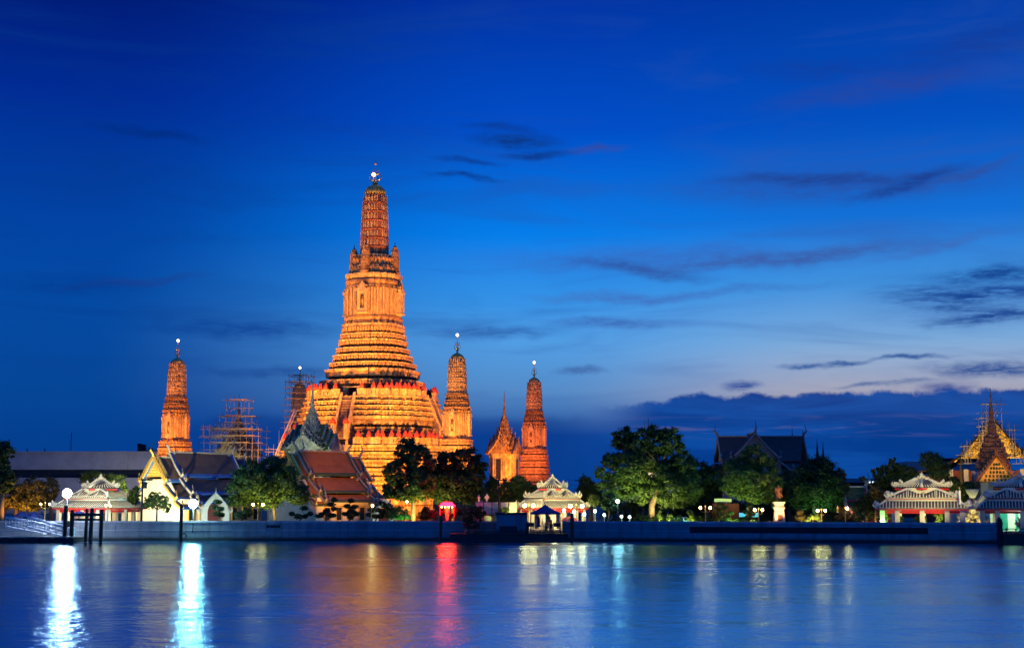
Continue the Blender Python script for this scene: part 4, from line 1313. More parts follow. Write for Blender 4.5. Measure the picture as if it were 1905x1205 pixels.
t = thing('office_block', 'long grey flat-roofed modern building behind the left trees', 'building', (X(150, 420), 420, GZ))
x0, x1 = X(-40, 420) - X(150, 420), X(330, 420) - X(150, 420)
zt = Z(842, 420) - GZ; zb = Z(873, 420) - GZ
MB().box(x0 + 3, x1, 0, 24, zb, zt).build('upper_storey', M['concrete'], t)
MB().box(x0 + 4, x1 - 1, 2, 23, zb - 2.4, zb - .003).build('window_band', M['window'], t)
MB().box(x0 + 1, x1 + 2, -.6, 24, 0, zb - 2.403).build('lower_storey', M['concrete'], t)
mb = MB()
for k in range(12): mb.box(x0 + 5 + k * 4.6, x0 + 5.35 + k * 4.6, 1.6, 2.3, zb - 2.4, zb - .01)
mb.build('mullion', M['window'], t)
mb = MB(); mb.box(x0 + 2.8, x1 + .2, -.25, .25, zt + .003, zt + .45); mb.box(X(235, 420) - X(150, 420), X(235.6, 420) - X(150, 420), -.3, -.003, zb, zt); mb.build('parapet', M['concrete'], t)
for px, py, w in ((40, 834, .18), (73, 833, .16), (122, 803, .1), (88, 839, .12)):
    MB().tube([(X(px, 420) - X(150, 420), 3, zt), (X(px, 420) - X(150, 420), 3, Z(py, 420) - GZ)], w, 5).build('antenna', M['dark'], t)
mb = MB(); a = X(254, 420) - X(150, 420)
mb.slab([(a - 1.2, 4, zt), (a + 1, 4, zt), (a + .8, 4, zt + 2.6), (a - 1.4, 4, zt + 3.0)], (0, 2, 0)); mb.box(a + 1.01, a + 9, 4, 7, zt, zt + .9); mb.box(a + 2, a + 3, 4, 5, zt + .91, zt + 1.6)
mb.build('rooftop_plant', M['dark'], t)

# ordination hall with scaffolded roof, right
YO = 262
ox = X(1852, YO)
t = thing('ordination_hall', 'red-walled hall with gold-lit gable and scaffolded roof at the right edge', 'hall', (ox, YO, GZ), R(-19))
zr = Z(775, YO) - GZ; ze = Z(862, YO) - GZ; hwid = 9.3
PRO = [[(0, 0), (2.6, 3.5), (5.2, 6.4)], [(4.9, 6.6), (7.6, 8.3), (9.3, 9.2)]]
To = Matrix.Rotation(PI / 2, 4, 'Z')
roof_section(t, To, 0, 26, zr, PRO, [M['tile_dark'], M['tile_dark']], M['wood'], chofa=(False, False))
MB().slab([(-6.6, .7, zr - 7.6), (6.6, .7, zr - 7.6), (0, .7, zr - .8)], (0, .3, 0)).build('pediment', M['gold'], t)
mb = MB(); rnd = random.Random(8)
for k in range(150):
    z = rnd.uniform(0, 1) ** 1.6; x = rnd.uniform(-1, 1) * (1 - z) * 5.9
    mb.ball((x, .62, zr - 7.4 + z * 6.2), (rnd.uniform(.14, .34), .14, rnd.uniform(.14, .34)), 6, 4)
mb.build('carved_scrolls', M['gold'], t)
mb = MB()
for q in (-1, 1):
    mb.slab([(0, -.15, zr - .5), (q * 7.0, -.15, zr - 8.3), (q * 6.7, -.15, zr - 8.3), (0, -.15, zr - .95)][::q], (0, .14, 0))
mb.build('gilded_edge', M['goldplain'], t)
MB().box(-8.2, 8.2, 1.2, 25, 0, ze - 1.2).build('wall', M['doorred'], t)
for x in (-7.6, -4.9, 4.9, 7.6): MB().box(x - .4, x + .4, -.4, .4, 0, ze - 1.0).build('column', M['whiteblue'], t)
MB().box(-14, -8.3, 1.0, 20, 0, ze - 2.2).build('side_wall', M['doorred'], t)
mb = MB(); mb.slab([(-15, .2, ze - 1.9), (-8.3, .2, ze - .4), (-8.3, 21, ze - .4), (-15, 21, ze - 1.9)], (0, 0, .22)); mb.build('side_roof', M['tile_brown'], t)

YG = 236
gx = X(1851, YG)
t = thing('crown_gate', 'gateway with tall ringed gold spire in front of the red hall', 'gateway', (gx, YG, GZ), R(-19))
zz = lambda py: at(1851, py, YG).z - GZ
PLG = spin4([(1, .5), (.86, .5), (.86, .74), (.74, .86), (.5, .86), (.5, 1)])
mb = MB(); prof = [(zz(875), 3.6)]
lev = [872, 862, 852, 842, 832, 823, 815, 808]
ww = [2.75, 2.5, 2.25, 1.95, 1.6, 1.25, .95]
for a, b_, w in zip(lev, lev[1:], ww):
    tier(prof, zz(a), zz(b_), w, .18)
    antefix(mb, PLG, w * .97, .42, zz(a) + .1, .5, .15, .6)
prof += [(zz(807), .75), (zz(798), .62), (zz(797), .74), (zz(794), .7), (zz(790), .5), (zz(786), .6), (zz(782), .38), (zz(777), .46), (zz(772), .35), (zz(765), .42), (zz(755), .2), (zz(727), .04)]
mb.rings(PLG, prof); mb.build('spire', [M['prang_b'], M['prang_r']], t)
MB().ball((0, 0, zz(724)), .16, 8, 6).build('spire_ball', M['goldplain'], t)
mb = MB(); mb.box(-3.4, -1.3, -3, 3, 0, zz(876)); mb.box(1.3, 3.4, -3, 3, 0, zz(876)); mb.box(-1.299, 1.299, -3, 3, 3.6, zz(876) - .003)
mb.build('wall', M['whiteblue'], t)
zp = zz(846)
Tp = Matrix.Translation((.55, -7.2, 0)) @ Matrix.Rotation(PI / 2, 4, 'Z')
roof_section(t, Tp, 0, 5, zp, [[(0, 0), (1.5, 2.3), (3.4, 4.6)], [(3.1, 4.7), (4.6, 6.0)]], [M['tile_orange'], M['tile_green']], M['tile_brown'], name='porch_roof', chofa=(True, False))
MB(Tp).slab([(.5, -2.9, zp - 4.5), (.5, 2.9, zp - 4.5), (.5, 0, zp - .5)], (.3, 0, 0)).build('porch_pediment', M['brick_gold'], t)
mb = MB(Tp)
for k in range(5):
    z = zp - 4.2 + .62 * k
    for j in range(-3 + k // 2, 4 - k // 2): mb.ball((.47, j * .62 * (1 - k * .1), z), (.1, .22, .24), 6, 4)
mb.build('porch_scrolls', M['tile_green'], t)
mb = MB(Tp); mb.box(.8, 5, -2.6, -1.4, 0, zp - 4.6); mb.box(.8, 5, 1.4, 2.6, 0, zp - 4.6); mb.build('porch_wall', M['whiteblue'], t)

# curved white wall below the gate
YC = 205
t = thing('curved_wall', 'pale curved wall rising behind the blue-roofed pavilion', 'wall', (X(1822, YC), YC, GZ))
n = 14; P = []
cx0, cx1 = X(1800, YC) - X(1822, YC), X(1850, YC) - X(1822, YC)
for k in range(n + 1):
    f = k / n
    P.append((cx0 + (cx1 - cx0) * f, 0, 1.6 + (Z(911, YC) - GZ - 1.6) * math.sin(f * PI / 2)))
MB().slab([(cx0, 0, 0)] + [(cx1, 0, 0)] + P[::-1], (0, .5, 0)).build('wall', M['white'], t)
mb = MB(); mb.tube([(x, .25, z + .06) for x, y, z in P], .16, 6); mb.build('coping', M['whiteblue'], t)

# small red-eaved gate roof among the trees
YS = 214
t = thing('shrine_gate', 'small building with green roof and red eaves between two trees', 'building', (X(1592, YS), YS, GZ))
zt = Z(906, YS) - GZ
roof_section(t, Matrix.Translation((-1.9, 0, 0)), 0, 3.4, zt, [[(0, 0), (.8, 1.3), (1.5, 2.0)], [(1.4, 2.15), (2.3, 2.9)]], [M['tile_green'], M['redbright']], M['whiteblue'], chofa=(True, True), border=.3)
MB().box(-1.6, 1.3, -1.4, 1.4, 0, zt - 2.5).build('wall', M['white'], t)
MB().box(1.6, 5, -1.2, 1.2, 0, zt - 2.9).build('annex_wall', M['doorred'], t)
MB().box(1.55, 5.2, -1.6, 1.6, zt - 2.897, zt - 2.6).build('annex_eave', M['redbright'], t)
t = thing('warehouse', 'long dark low roof with two tiny lit windows far behind the right trees', 'building', (X(1600, 330), 330, GZ))
MB().box(-5, 30, 0, 12, 0, Z(897, 330) - GZ).build('wall', M['dark'], t)
mb = MB(); zt = Z(897, 330) - GZ; mb.loft([[(-6, -1, zt), (31, -1, zt), (31, 13, zt), (-6, 13, zt)], [(-5, 5, zt + 1.0), (30, 5, zt + 1.0), (30, 7, zt + 1.0), (-5, 7, zt + 1.0)]]); mb.build('roof', M['tile_dark'], t)
for px in (1616, 1624): MB().box(X(px, 330) - X(1600, 330) - .25, X(px, 330) - X(1600, 330) + .25, -1.15, -1.02, zt - .1, zt + .25).build('window', E_['farwin'], t)
t = thing('apartment_block', 'dark flat block behind the big round clipped tree', 'building', (X(1745, 340), 340, GZ))
MB().box(X(1690, 340) - X(1745, 340), 17, 0, 12, 0, Z(858, 340) - GZ).build('wall', M['concrete'], t)
MB().box(X(1752, 340) - X(1745, 340), 17.5, -.5, 12, Z(858, 340) - GZ + .003, Z(852, 340) - GZ).build('roof_storey', M['dark'], t)

# ------------------------------------------------------------------ trees
rs_sig = 1.0


def foliage(name, blobs, n, size, m, parent, seed, clumps=26, sig=.19, flat=.35):
    n = int(n * 1.7); sig *= rs_sig; size *= .85
    rs = np.random.RandomState(seed)
    B = np.array([b[:6] for b in blobs], float)
    wgt = np.array([(b[3] * b[4] * b[5]) ** .72 for b in blobs]); wgt /= wgt.sum()
    cen, nor = [], []
    for b, w in zip(B, wgt):
        k = max(60, int(n * w)); c, r = b[:3], b[3:6]
        nc = max(14, int(2.4 * clumps * (w * len(B)) ** .5))
        d = rs.normal(size=(nc, 3)); d /= np.linalg.norm(d, axis=1)[:, None]
        rad = rs.uniform(.35, 1.0, nc) ** .55
        cc = d * rad[:, None]
        sz = rs.uniform(.6, 1.25, nc) * sig
        cnt = sz ** 2; cnt /= cnt.sum()
        idx = rs.choice(nc, k, p=cnt)
        q = rs.normal(size=(k, 3)); q /= np.linalg.norm(q, axis=1)[:, None]
        q *= np.abs(rs.normal(size=k))[:, None] * 1.0
        p = cc[idx] + q * sz[idx][:, None] * np.array([1.1, 1.1, .8])
        cen.append(c + p * r); nn = q + d[idx] * .5 + rs.normal(size=(k, 3)) * .7 + np.array([0, 0, flat]); nor.append(nn)
    cen = np.concatenate(cen); nor = np.concatenate(nor); nor /= np.linalg.norm(nor, axis=1)[:, None]
    k = len(cen)
    a = np.cross(nor, rs.normal(size=(k, 3))); a /= np.linalg.norm(a, axis=1)[:, None]
    b_ = np.cross(nor, a)
    L = size * rs.uniform(.6, 1.35, k)[:, None]
    V = np.stack([cen - a * L, cen + b_ * L * .48 + nor * L * .08, cen + a * L, cen - b_ * L * .48 + nor * L * .08], 1).reshape(-1, 3)
    me = bpy.data.meshes.new(name)
    me.vertices.add(4 * k); me.vertices.foreach_set('co', V.astype(np.float32).ravel())
    me.loops.add(4 * k); me.loops.foreach_set('vertex_index', np.arange(4 * k, dtype=np.int32))
    me.polygons.add(k); me.polygons.foreach_set('loop_start', np.arange(0, 4 * k, 4, dtype=np.int32))
    me.update(calc_edges=True)
    me.materials.append(m)
    o = bpy.data.objects.new(name, me); C.objects.link(o); o.parent = parent
    return o


def tree(name, label, px, Y, blobs, m, n, size=.3, trunk=None, seed=1, group=None, tr=.35, cat='tree', clumps=26, sig=.19, limbs=6):
    """blobs: (px, py, rx, ry) measured round the trunk foot at px; the crown keeps real depth"""
    base = Vector((X(px, Y), Y, GZ)); t = thing(name, label, cat, base, 0, group)
    k = Y / FPX; rs = random.Random(seed)
    W = []
    for bx, by, rx, ry in blobs:
        W.append((X(bx, Y) - base.x, rs.uniform(-.5, .5) * rx * k, Z(by, Y) - GZ, rx * k, rx * k * .85, ry * k))
    foliage('crown', W, n, size, m, t, seed, clumps, sig)
    mb = MB()
    tx = trunk or [(px, 965), (px + rs.uniform(-3, 3), (blobs[0][1] + 960) / 2)]
    pts = [(X(a, Y) - base.x, 0, max(0, Z(b_, Y) - GZ)) for a, b_ in tx]; pts[0] = (pts[0][0], 0, -.2)
    nn = len(pts)
    mb.tube(pts, [tr * (1.25 if i == 0 else 1 - .35 * i / nn) for i in range(nn)], 8)
    top = Vector(pts[-1])
    tg = [Vector(w[:3]) for w in W]
    while len(tg) < limbs:
        w = rs.choice(W); tg.append(Vector((w[0] + rs.uniform(-.7, .7) * w[3], w[1] + rs.uniform(-.7, .7) * w[4], w[2] + rs.uniform(-.3, .7) * w[5])))
    for q in tg:
        d = q - top; s = Vector((rs.uniform(-.2, .2), rs.uniform(-.2, .2), .25)) * d.length * .5
        mb.tube([top, top + d * .35 + s * .4, top + d * .7 + s * .3, q], [tr * .6, tr * .42, tr * .25, tr * .08], 6)
        for j in range(2):
            e = q + Vector((rs.uniform(-1, 1), rs.uniform(-1, 1), rs.uniform(-.2, 1))) * d.length * .3
            mb.tube([top + d * .6, (top + d * .6).lerp(e, .5) + Vector((0, 0, .3)), e], [tr * .22, tr * .14, tr * .04], 5)
    mb.build('trunk', M['bark'], t)
    return t


tree('broadleaf_tree', 'dark tree cut by the left edge of the photo', 2, 212, [(0, 842, 20, 22), (-8, 880, 26, 26), (10, 898, 18, 20), (-25, 850, 26, 40)], M['leaf_dark'], 5000, .3, seed=2)
tree('broadleaf_tree', 'amber-lit bushy tree left of the glaring white lamp', 30, 216, [(20, 918, 32, 28), (62, 912, 26, 24), (4, 930, 20, 22), (44, 936, 34, 16)], M['leaf_warm'], 9000, .22, seed=3)
tree('broadleaf_tree', 'brownish thin tree between the amber tree and the lamp', 96, 222, [(92, 912, 18, 24), (84, 930, 16, 18)], M['leaf_warm'], 3000, .2, seed=4)
tree('broadleaf_tree', 'dull green tree behind the roof of the left pavilion', 195, 224, [(172, 892, 28, 18), (204, 898, 24, 20), (222, 918, 14, 18), (188, 912, 30, 18)], M['leaf_mid'], 8000, .24, seed=5)
tree('small_tree', 'slim leafy tree left of the utility pole before the gable', 252, 208, [(247, 924, 10, 14), (243, 938, 8, 11), (252, 911, 6, 7)], M['leaf_mid'], 2400, .19, seed=6, tr=.16)
tree('small_tree', 'spreading low tree lit from behind in front of the white gable', 292, 207, [(280, 935, 15, 12), (300, 932, 16, 13), (310, 943, 10, 9), (290, 922, 13, 9)], M['leaf_lime'], 2600, .17, seed=7, tr=.15, sig=.15)
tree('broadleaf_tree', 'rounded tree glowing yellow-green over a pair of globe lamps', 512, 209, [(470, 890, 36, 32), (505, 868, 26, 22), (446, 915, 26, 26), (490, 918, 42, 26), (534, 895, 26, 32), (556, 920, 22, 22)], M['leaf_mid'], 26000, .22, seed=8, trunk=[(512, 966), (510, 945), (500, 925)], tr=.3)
tree('broadleaf_tree', 'ragged tall tree with a bright yellow trunk in front of the tall tower', 768, 207, [(755, 838, 22, 26), (742, 880, 28, 26), (782, 858, 24, 30), (730, 905, 20, 18), (784, 900, 30, 26), (765, 918, 34, 16), (724, 918, 12, 12)], M['leaf_mid'], 15000, .27, seed=9, trunk=[(769, 966), (769, 940), (768, 912), (766, 885)], tr=.32, sig=.15)
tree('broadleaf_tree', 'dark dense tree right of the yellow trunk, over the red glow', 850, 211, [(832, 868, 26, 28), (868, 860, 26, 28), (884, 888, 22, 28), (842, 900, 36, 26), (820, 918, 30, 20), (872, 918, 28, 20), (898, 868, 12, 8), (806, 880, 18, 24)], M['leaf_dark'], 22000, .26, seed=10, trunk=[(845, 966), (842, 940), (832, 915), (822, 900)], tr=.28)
tree('tall_shrub', 'dark rounded shrub left of the spindly power pole', 916, 214, [(916, 915, 14, 30), (912, 938, 12, 20)], M['leaf_dark'], 5000, .17, seed=11, cat='shrub', clumps=60)
tree('tall_shrub', 'dark rounded shrub right of the spindly power pole', 940, 215, [(940, 918, 12, 28), (942, 940, 12, 18)], M['leaf_dark'], 4500, .17, seed=12, cat='shrub', clumps=60)
tree('broadleaf_tree', 'low dark green tree below the reddish small tower', 972, 218, [(966, 905, 24, 19), (984, 915, 18, 18), (955, 920, 16, 18), (972, 928, 24, 12)], M['leaf_mid'], 9000, .22, seed=13)
tree('broadleaf_tree', 'dark narrow tree just right of the brightest pavilion', 1098, 224, [(1092, 905, 16, 20), (1104, 922, 20, 24), (1086, 925, 12, 14)], M['leaf_dark'], 6000, .22, seed=14)
tree('banyan_tree', 'biggest spreading tree with pale forked trunk and gaps of light', 1215, 210, [(1160, 815, 22, 22), (1186, 822, 26, 24), (1216, 822, 26, 28), (1250, 822, 24, 26), (1140, 855, 20, 18), (1176, 870, 36, 32), (1225, 870, 38, 34), (1272, 862, 26, 28), (1150, 905, 36, 24), (1200, 915, 40, 26), (1256, 910, 40, 34), (1120, 880, 14, 12), (1284, 900, 24, 36)], M['leaf_mid'], 52000, .23, seed=15, trunk=[(1214, 968), (1212, 940), (1222, 915), (1232, 893), (1228, 868)], tr=.5, limbs=14, sig=.17)
tree('broadleaf_tree', 'dark mass of foliage between the banyan and the olive tree', 1318, 216, [(1308, 890, 22, 34), (1328, 900, 24, 40), (1310, 930, 26, 20)], M['leaf_dark'], 11000, .24, seed=16)
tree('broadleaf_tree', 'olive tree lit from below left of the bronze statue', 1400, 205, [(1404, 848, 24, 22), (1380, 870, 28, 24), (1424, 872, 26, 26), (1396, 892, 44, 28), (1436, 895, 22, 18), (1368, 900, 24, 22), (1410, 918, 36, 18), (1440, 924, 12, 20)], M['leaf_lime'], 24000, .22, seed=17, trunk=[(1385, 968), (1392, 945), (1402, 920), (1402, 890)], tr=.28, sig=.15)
tree('broadleaf_tree', 'dark globe-shaped tree right of the bronze statue', 1518, 206, [(1518, 895, 46, 42), (1498, 915, 34, 34), (1540, 912, 30, 36), (1520, 870, 30, 18)], M['leaf_dark'], 26000, .2, seed=18, trunk=[(1516, 968), (1514, 940), (1506, 920)], clumps=60)
tree('broadleaf_tree', 'thin reddish-leaved tree beside the dark globe-shaped tree', 1562, 210, [(1566, 890, 10, 20), (1558, 910, 10, 24), (1573, 905, 8, 10)], M['leaf_warm'], 1800, .2, seed=19, tr=.15)
tree('leaning_tree', 'tree with lone leaf tufts sticking up left of the three-tiered pavilion', 1640, 206, [(1634, 880, 9, 12), (1663, 858, 6, 9), (1665, 872, 14, 12), (1648, 885, 16, 20), (1668, 905, 22, 26), (1638, 915, 20, 26), (1606, 890, 6, 5), (1690, 880, 20, 16), (1690, 905, 16, 24)], M['leaf_dark'], 14000, .22, seed=20, tr=.22, sig=.15)
tree('broadleaf_tree', 'small amber-lit tree in front of the dark foliage by the left-hand pavilion corner', 1628, 200, [(1626, 916, 10, 9), (1640, 920, 9, 9), (1632, 932, 12, 8)], M['leaf_warm'], 1500, .19, seed=21, tr=.12)
tree('hedge_tree', 'column of hanging dark foliage right of the small red-eaved building', 1612, 201, [(1612, 945, 20, 22), (1622, 930, 14, 18)], M['leaf_dark'], 6000, .2, seed=22, clumps=50)
tree('broadleaf_tree', 'dark trees filling the gap behind the bronze statue', 1470, 218, [(1468, 905, 24, 30), (1455, 930, 26, 24), (1480, 930, 26, 24)], M['leaf_dark'], 7000, .24, seed=23)
tree('broadleaf_tree', 'dark clipped tree before the scaffolded red hall', 1803, 205, [(1802, 908, 15, 13), (1790, 925, 13, 14), (1778, 900, 12, 14)], M['leaf_mid'], 6000, .17, seed=25, clumps=50, tr=.16)


# ------------------------------------------------------------------ clipped trees
def clipped(name, label, px, Y, pads, m, seed=1, size=.12, dens=1700, group='clipped trees along the promenade', tr=.09, cat='clipped tree', foot=968):
    """cloud-pruned tree: winding stem (trunk) and separate pads of foliage"""
    base = Vector((X(px, Y), Y, GZ)); t = thing(name, label, cat, base, 0, group)
    k = Y / FPX; rs = random.Random(seed); mb = MB()
    W = []
    for bx, by, rx, ry in pads:
        W.append((X(bx, Y) - base.x, rs.uniform(-.6, .6) * rx * k, Z(by, Y) - GZ, rx * k, rx * k, ry * k))
    W.sort(key=lambda w: w[2])
    zt = W[-1][2]
    pts = [Vector((0, 0, -.1))] + [Vector((.5 * w[0] + rs.uniform(-.1, .1), rs.uniform(-.1, .1), max(.2, w[2] - w[5] * 1.1))) for w in W]
    mb.tube(pts, [tr * (1.3 - .8 * i / len(pts)) for i in range(len(pts))], 6)
    for w, p in zip(W, pts[1:]): mb.tube([p, Vector(w[:3])], [tr * .7, tr * .4], 5)
    mb.build('trunk', M['bark'], t)
    for i, w in enumerate(W):
        n = int(dens * max(.25, min(4, w[3] * w[5])))
        foliage('foliage_pad', [w], n, size, m, t, seed * 31 + i, 40, .22, .6)
    return t


CL = [
    ('two-headed dark clipped tree before the pale arched gateway', 405, [(405, 933, 8, 4.5), (399, 944, 6, 4), (411, 946, 7, 4), (404, 955, 9, 4), (413, 957, 5, 4)], 'leaf_dark'),
    ('low dark clipped bush under the left globe-lamp tree', 452, [(450, 958, 14, 8), (462, 953, 10, 8)], 'leaf_dark'),
    ('dark clipped tree of many small pads below the orange roof, leftmost of three', 560, [(543, 955, 5, 4), (556, 960, 8, 5), (566, 945, 7, 4), (578, 955, 6, 4), (568, 960, 5, 4)], 'leaf_dark'),
    ('tall zigzag clipped tree in the middle of three below the orange roof', 617, [(622, 929, 6, 4), (616, 938, 8, 4), (622, 946, 6, 4), (608, 950, 7, 4), (618, 958, 8, 4), (594, 959, 8, 4), (600, 955, 6, 3)], 'leaf_dark'),
    ('bushy zigzag clipped tree against the pale blue wall', 652, [(653, 931, 6, 4), (646, 941, 7, 4), (660, 942, 7, 4), (654, 950, 7, 4), (643, 955, 7, 4), (664, 955, 7, 5), (652, 960, 7, 4)], 'leaf_dark'),
    ('dark clipped tree left of the pale blue gateway lamp', 694, [(710, 936, 7, 5), (690, 948, 6, 4), (703, 948, 7, 4), (712, 953, 6, 4), (687, 957, 6, 4), (699, 959, 7, 4), (709, 960, 6, 4)], 'leaf_dark'),
    ('pair of big rounded clipped domes beside the pale blue gateway', 738, [(722, 943, 11, 8), (744, 953, 17, 12), (728, 957, 12, 9)], 'leaf_mid'),
    ('small bright green shrub left of the yellow trunk', 752, [(750, 959, 8, 6), (758, 961, 6, 5)], 'leaf_lime'),
    ('dark dome-shaped clipped bush right of the yellow trunk', 796, [(794, 957, 15, 10), (792, 946, 6, 4), (805, 955, 8, 8)], 'leaf_dark'),
    ('thin dark clipped tree in front of the red glow', 842, [(826, 954, 5, 4), (838, 958, 6, 5), (850, 950, 5, 4), (846, 958, 5, 4), (856, 954, 4, 4)], 'leaf_dark'),
    ('round-headed clipped tree, yellow-green, beside the brightest pavilion', 1105, [(1105, 930, 11, 11)], 'leaf_lime'),
    ('pair of dark round clipped heads beside the yellow-green one', 1128, [(1133, 925, 12, 10), (1126, 938, 10, 9), (1138, 944, 9, 7)], 'leaf_mid'),
    ('tiny lit clipped tree under the left limbs of the banyan', 1226, [(1226, 952, 3.5, 3), (1225, 958, 3.5, 3), (1228, 963, 4, 3)], 'leaf_lime'),
    ('tiny flat-topped clipped tree right of the banyan trunk', 1246, [(1246, 958, 4, 2.5), (1243, 965, 3, 2)], 'leaf_lime'),
    ('glowing yellow-green clipped tree left of the first twin globe lamp', 1283, [(1283, 952, 5, 3.5), (1286, 959, 4, 3), (1278, 965, 5, 3), (1288, 966, 4, 2.5)], 'leaf_lime'),
    ('brownish many-headed clipped tree right of the first twin globe lamp', 1338, [(1340, 938, 6, 5), (1349, 944, 6, 4), (1331, 946, 6, 4), (1341, 951, 7, 5), (1330, 955, 7, 4), (1347, 957, 7, 4), (1336, 962, 7, 4)], 'leaf_warm'),
    ('bright green flat-padded clipped tree left of the olive tree', 1360, [(1359, 954, 6, 4), (1355, 965, 5, 3), (1369, 967, 4, 2)], 'leaf_lime'),
    ('olive clipped tree in front of the olive tree trunk', 1393, [(1393, 940, 7, 6), (1388, 952, 6, 4), (1398, 955, 6, 5), (1392, 962, 7, 4)], 'leaf_mid'),
    ('low orange-lit clipped bush right of the bronze statue', 1487, [(1486, 952, 8, 5), (1482, 962, 8, 5), (1492, 963, 7, 5)], 'leaf_warm'),
    ('low yellow-green clipped pads just left of the burning bright bush', 1503, [(1501, 967, 5, 2.5)], 'leaf_lime'),
    ('brightest glowing bush at the top of the wall', 1513, [(1513, 960, 8, 6), (1507, 962, 5, 4), (1519, 962, 5, 4)], 'leaf_lime'),
    ('flat low clipped pad just right of the burning bright bush', 1525, [(1525, 968, 4.5, 2)], 'leaf_lime'),
    ('brown clipped tree under the globe lamp beside the dark globe tree', 1572, [(1566, 948, 7, 5), (1574, 955, 8, 6), (1562, 962, 7, 4), (1576, 964, 7, 4)], 'leaf_warm'),
    ('big dark round clipped bush below the red-eaved building', 1596, [(1594, 961, 13, 10), (1590, 946, 8, 5)], 'leaf_mid'),
    ('bright green clipped tree at the left corner column of the three-tiered pavilion', 1642, [(1639, 950, 6, 4), (1645, 956, 5, 4), (1637, 962, 5, 4), (1648, 964, 6, 3.5), (1640, 969, 6, 3)], 'leaf_lime'),
    ('small dark clipped tree before the second column of the three-tiered pavilion', 1673, [(1674, 963, 6, 4), (1672, 969, 5, 3)], 'leaf_mid'),
    ('dark clipped tree in the middle of the three-tiered pavilion', 1712, [(1711, 952, 6, 4), (1706, 964, 6, 4), (1716, 963, 6, 4), (1713, 970, 8, 4)], 'leaf_dark'),
    ('glowing lime clipped tree between the right columns of the three-tiered pavilion', 1745, [(1744, 958, 7, 4), (1748, 964, 5, 3), (1745, 970, 5, 3)], 'leaf_lime'),
    ('clipped ball in a planter beside the red kiosk fence', 893, [(893, 945, 5, 4), (900, 954, 5, 4), (888, 957, 5, 4)], 'leaf_dark'),
    ('yellow-green flat shrub on the dark pier shed', 940, [(940, 948, 8, 5)], 'leaf_lime'),
]
for i, (lab, px, pads, m) in enumerate(CL):
    clipped('clipped_tree', lab, px, WY(px) + 3.2, pads, M[m], seed=40 + i)
    if m == 'leaf_lime' and px < 1500 or px in (1642, 1745):
        light('SPOT', (X(px, WY(px) + 1.2) + .3, WY(px) + 1.2, GZ + .25), 1500, {752: (.2, 1, .3), 1642: (.3, 1, .25), 1360: (.5, 1, .3)}.get(px, (.9, 1, .25)), .1, (X(px, WY(px) + 3.2), WY(px) + 3.2, GZ + (3.2 if px == 1105 else 1.7)), 85, .8, name='garden_light')
# very large clipped tree on the right (two great domes)
clipped('clipped_tree', 'huge clipped tree of two great domes above the three-tiered pavilion', 1742, 207, [(1732, 855, 21, 16), (1745, 874, 22, 17), (1762, 898, 12, 12)], M['leaf_mid'], seed=90, size=.17, dens=900, tr=.3, group='clipped trees along the promenade')
for i, (lab, px0, px1, ztop, m) in enumerate((('low dark hedge under the banyan', 1180, 1270, 959, 'leaf_dark'), ('low dark hedge along the wall right of the statue', 1530, 1600, 962, 'leaf_dark'), ('low dark hedge left of the bronze statue', 1290, 1430, 962, 'leaf_dark'), ('added tall hedge darkening the background behind the banyan and statue', 1130, 1480, 930, 'leaf_dark'), ('added tall hedge darkening the background behind the dark globe tree', 1485, 1600, 932, 'leaf_dark'))):
    Y = WY((px0 + px1) / 2) + (6.5 if ztop > 950 else 24)  # the tall hedges are added to darken the background behind the trees
    t = thing('hedge', lab, 'hedge', (X(px0, Y), Y, GZ), 0, 'hedges on the promenade')
    w = X(px1, Y) - X(px0, Y); h = Z(ztop, Y) - GZ
    foliage('hedge_foliage', [(w * (k + .5) / 8, 0, h * .5, w / 10, .7, h * .55) for k in range(8)], 6000 if ztop > 950 else 16000, .13 if ztop > 950 else .26, M[m], t, 200 + i, 30, .25)


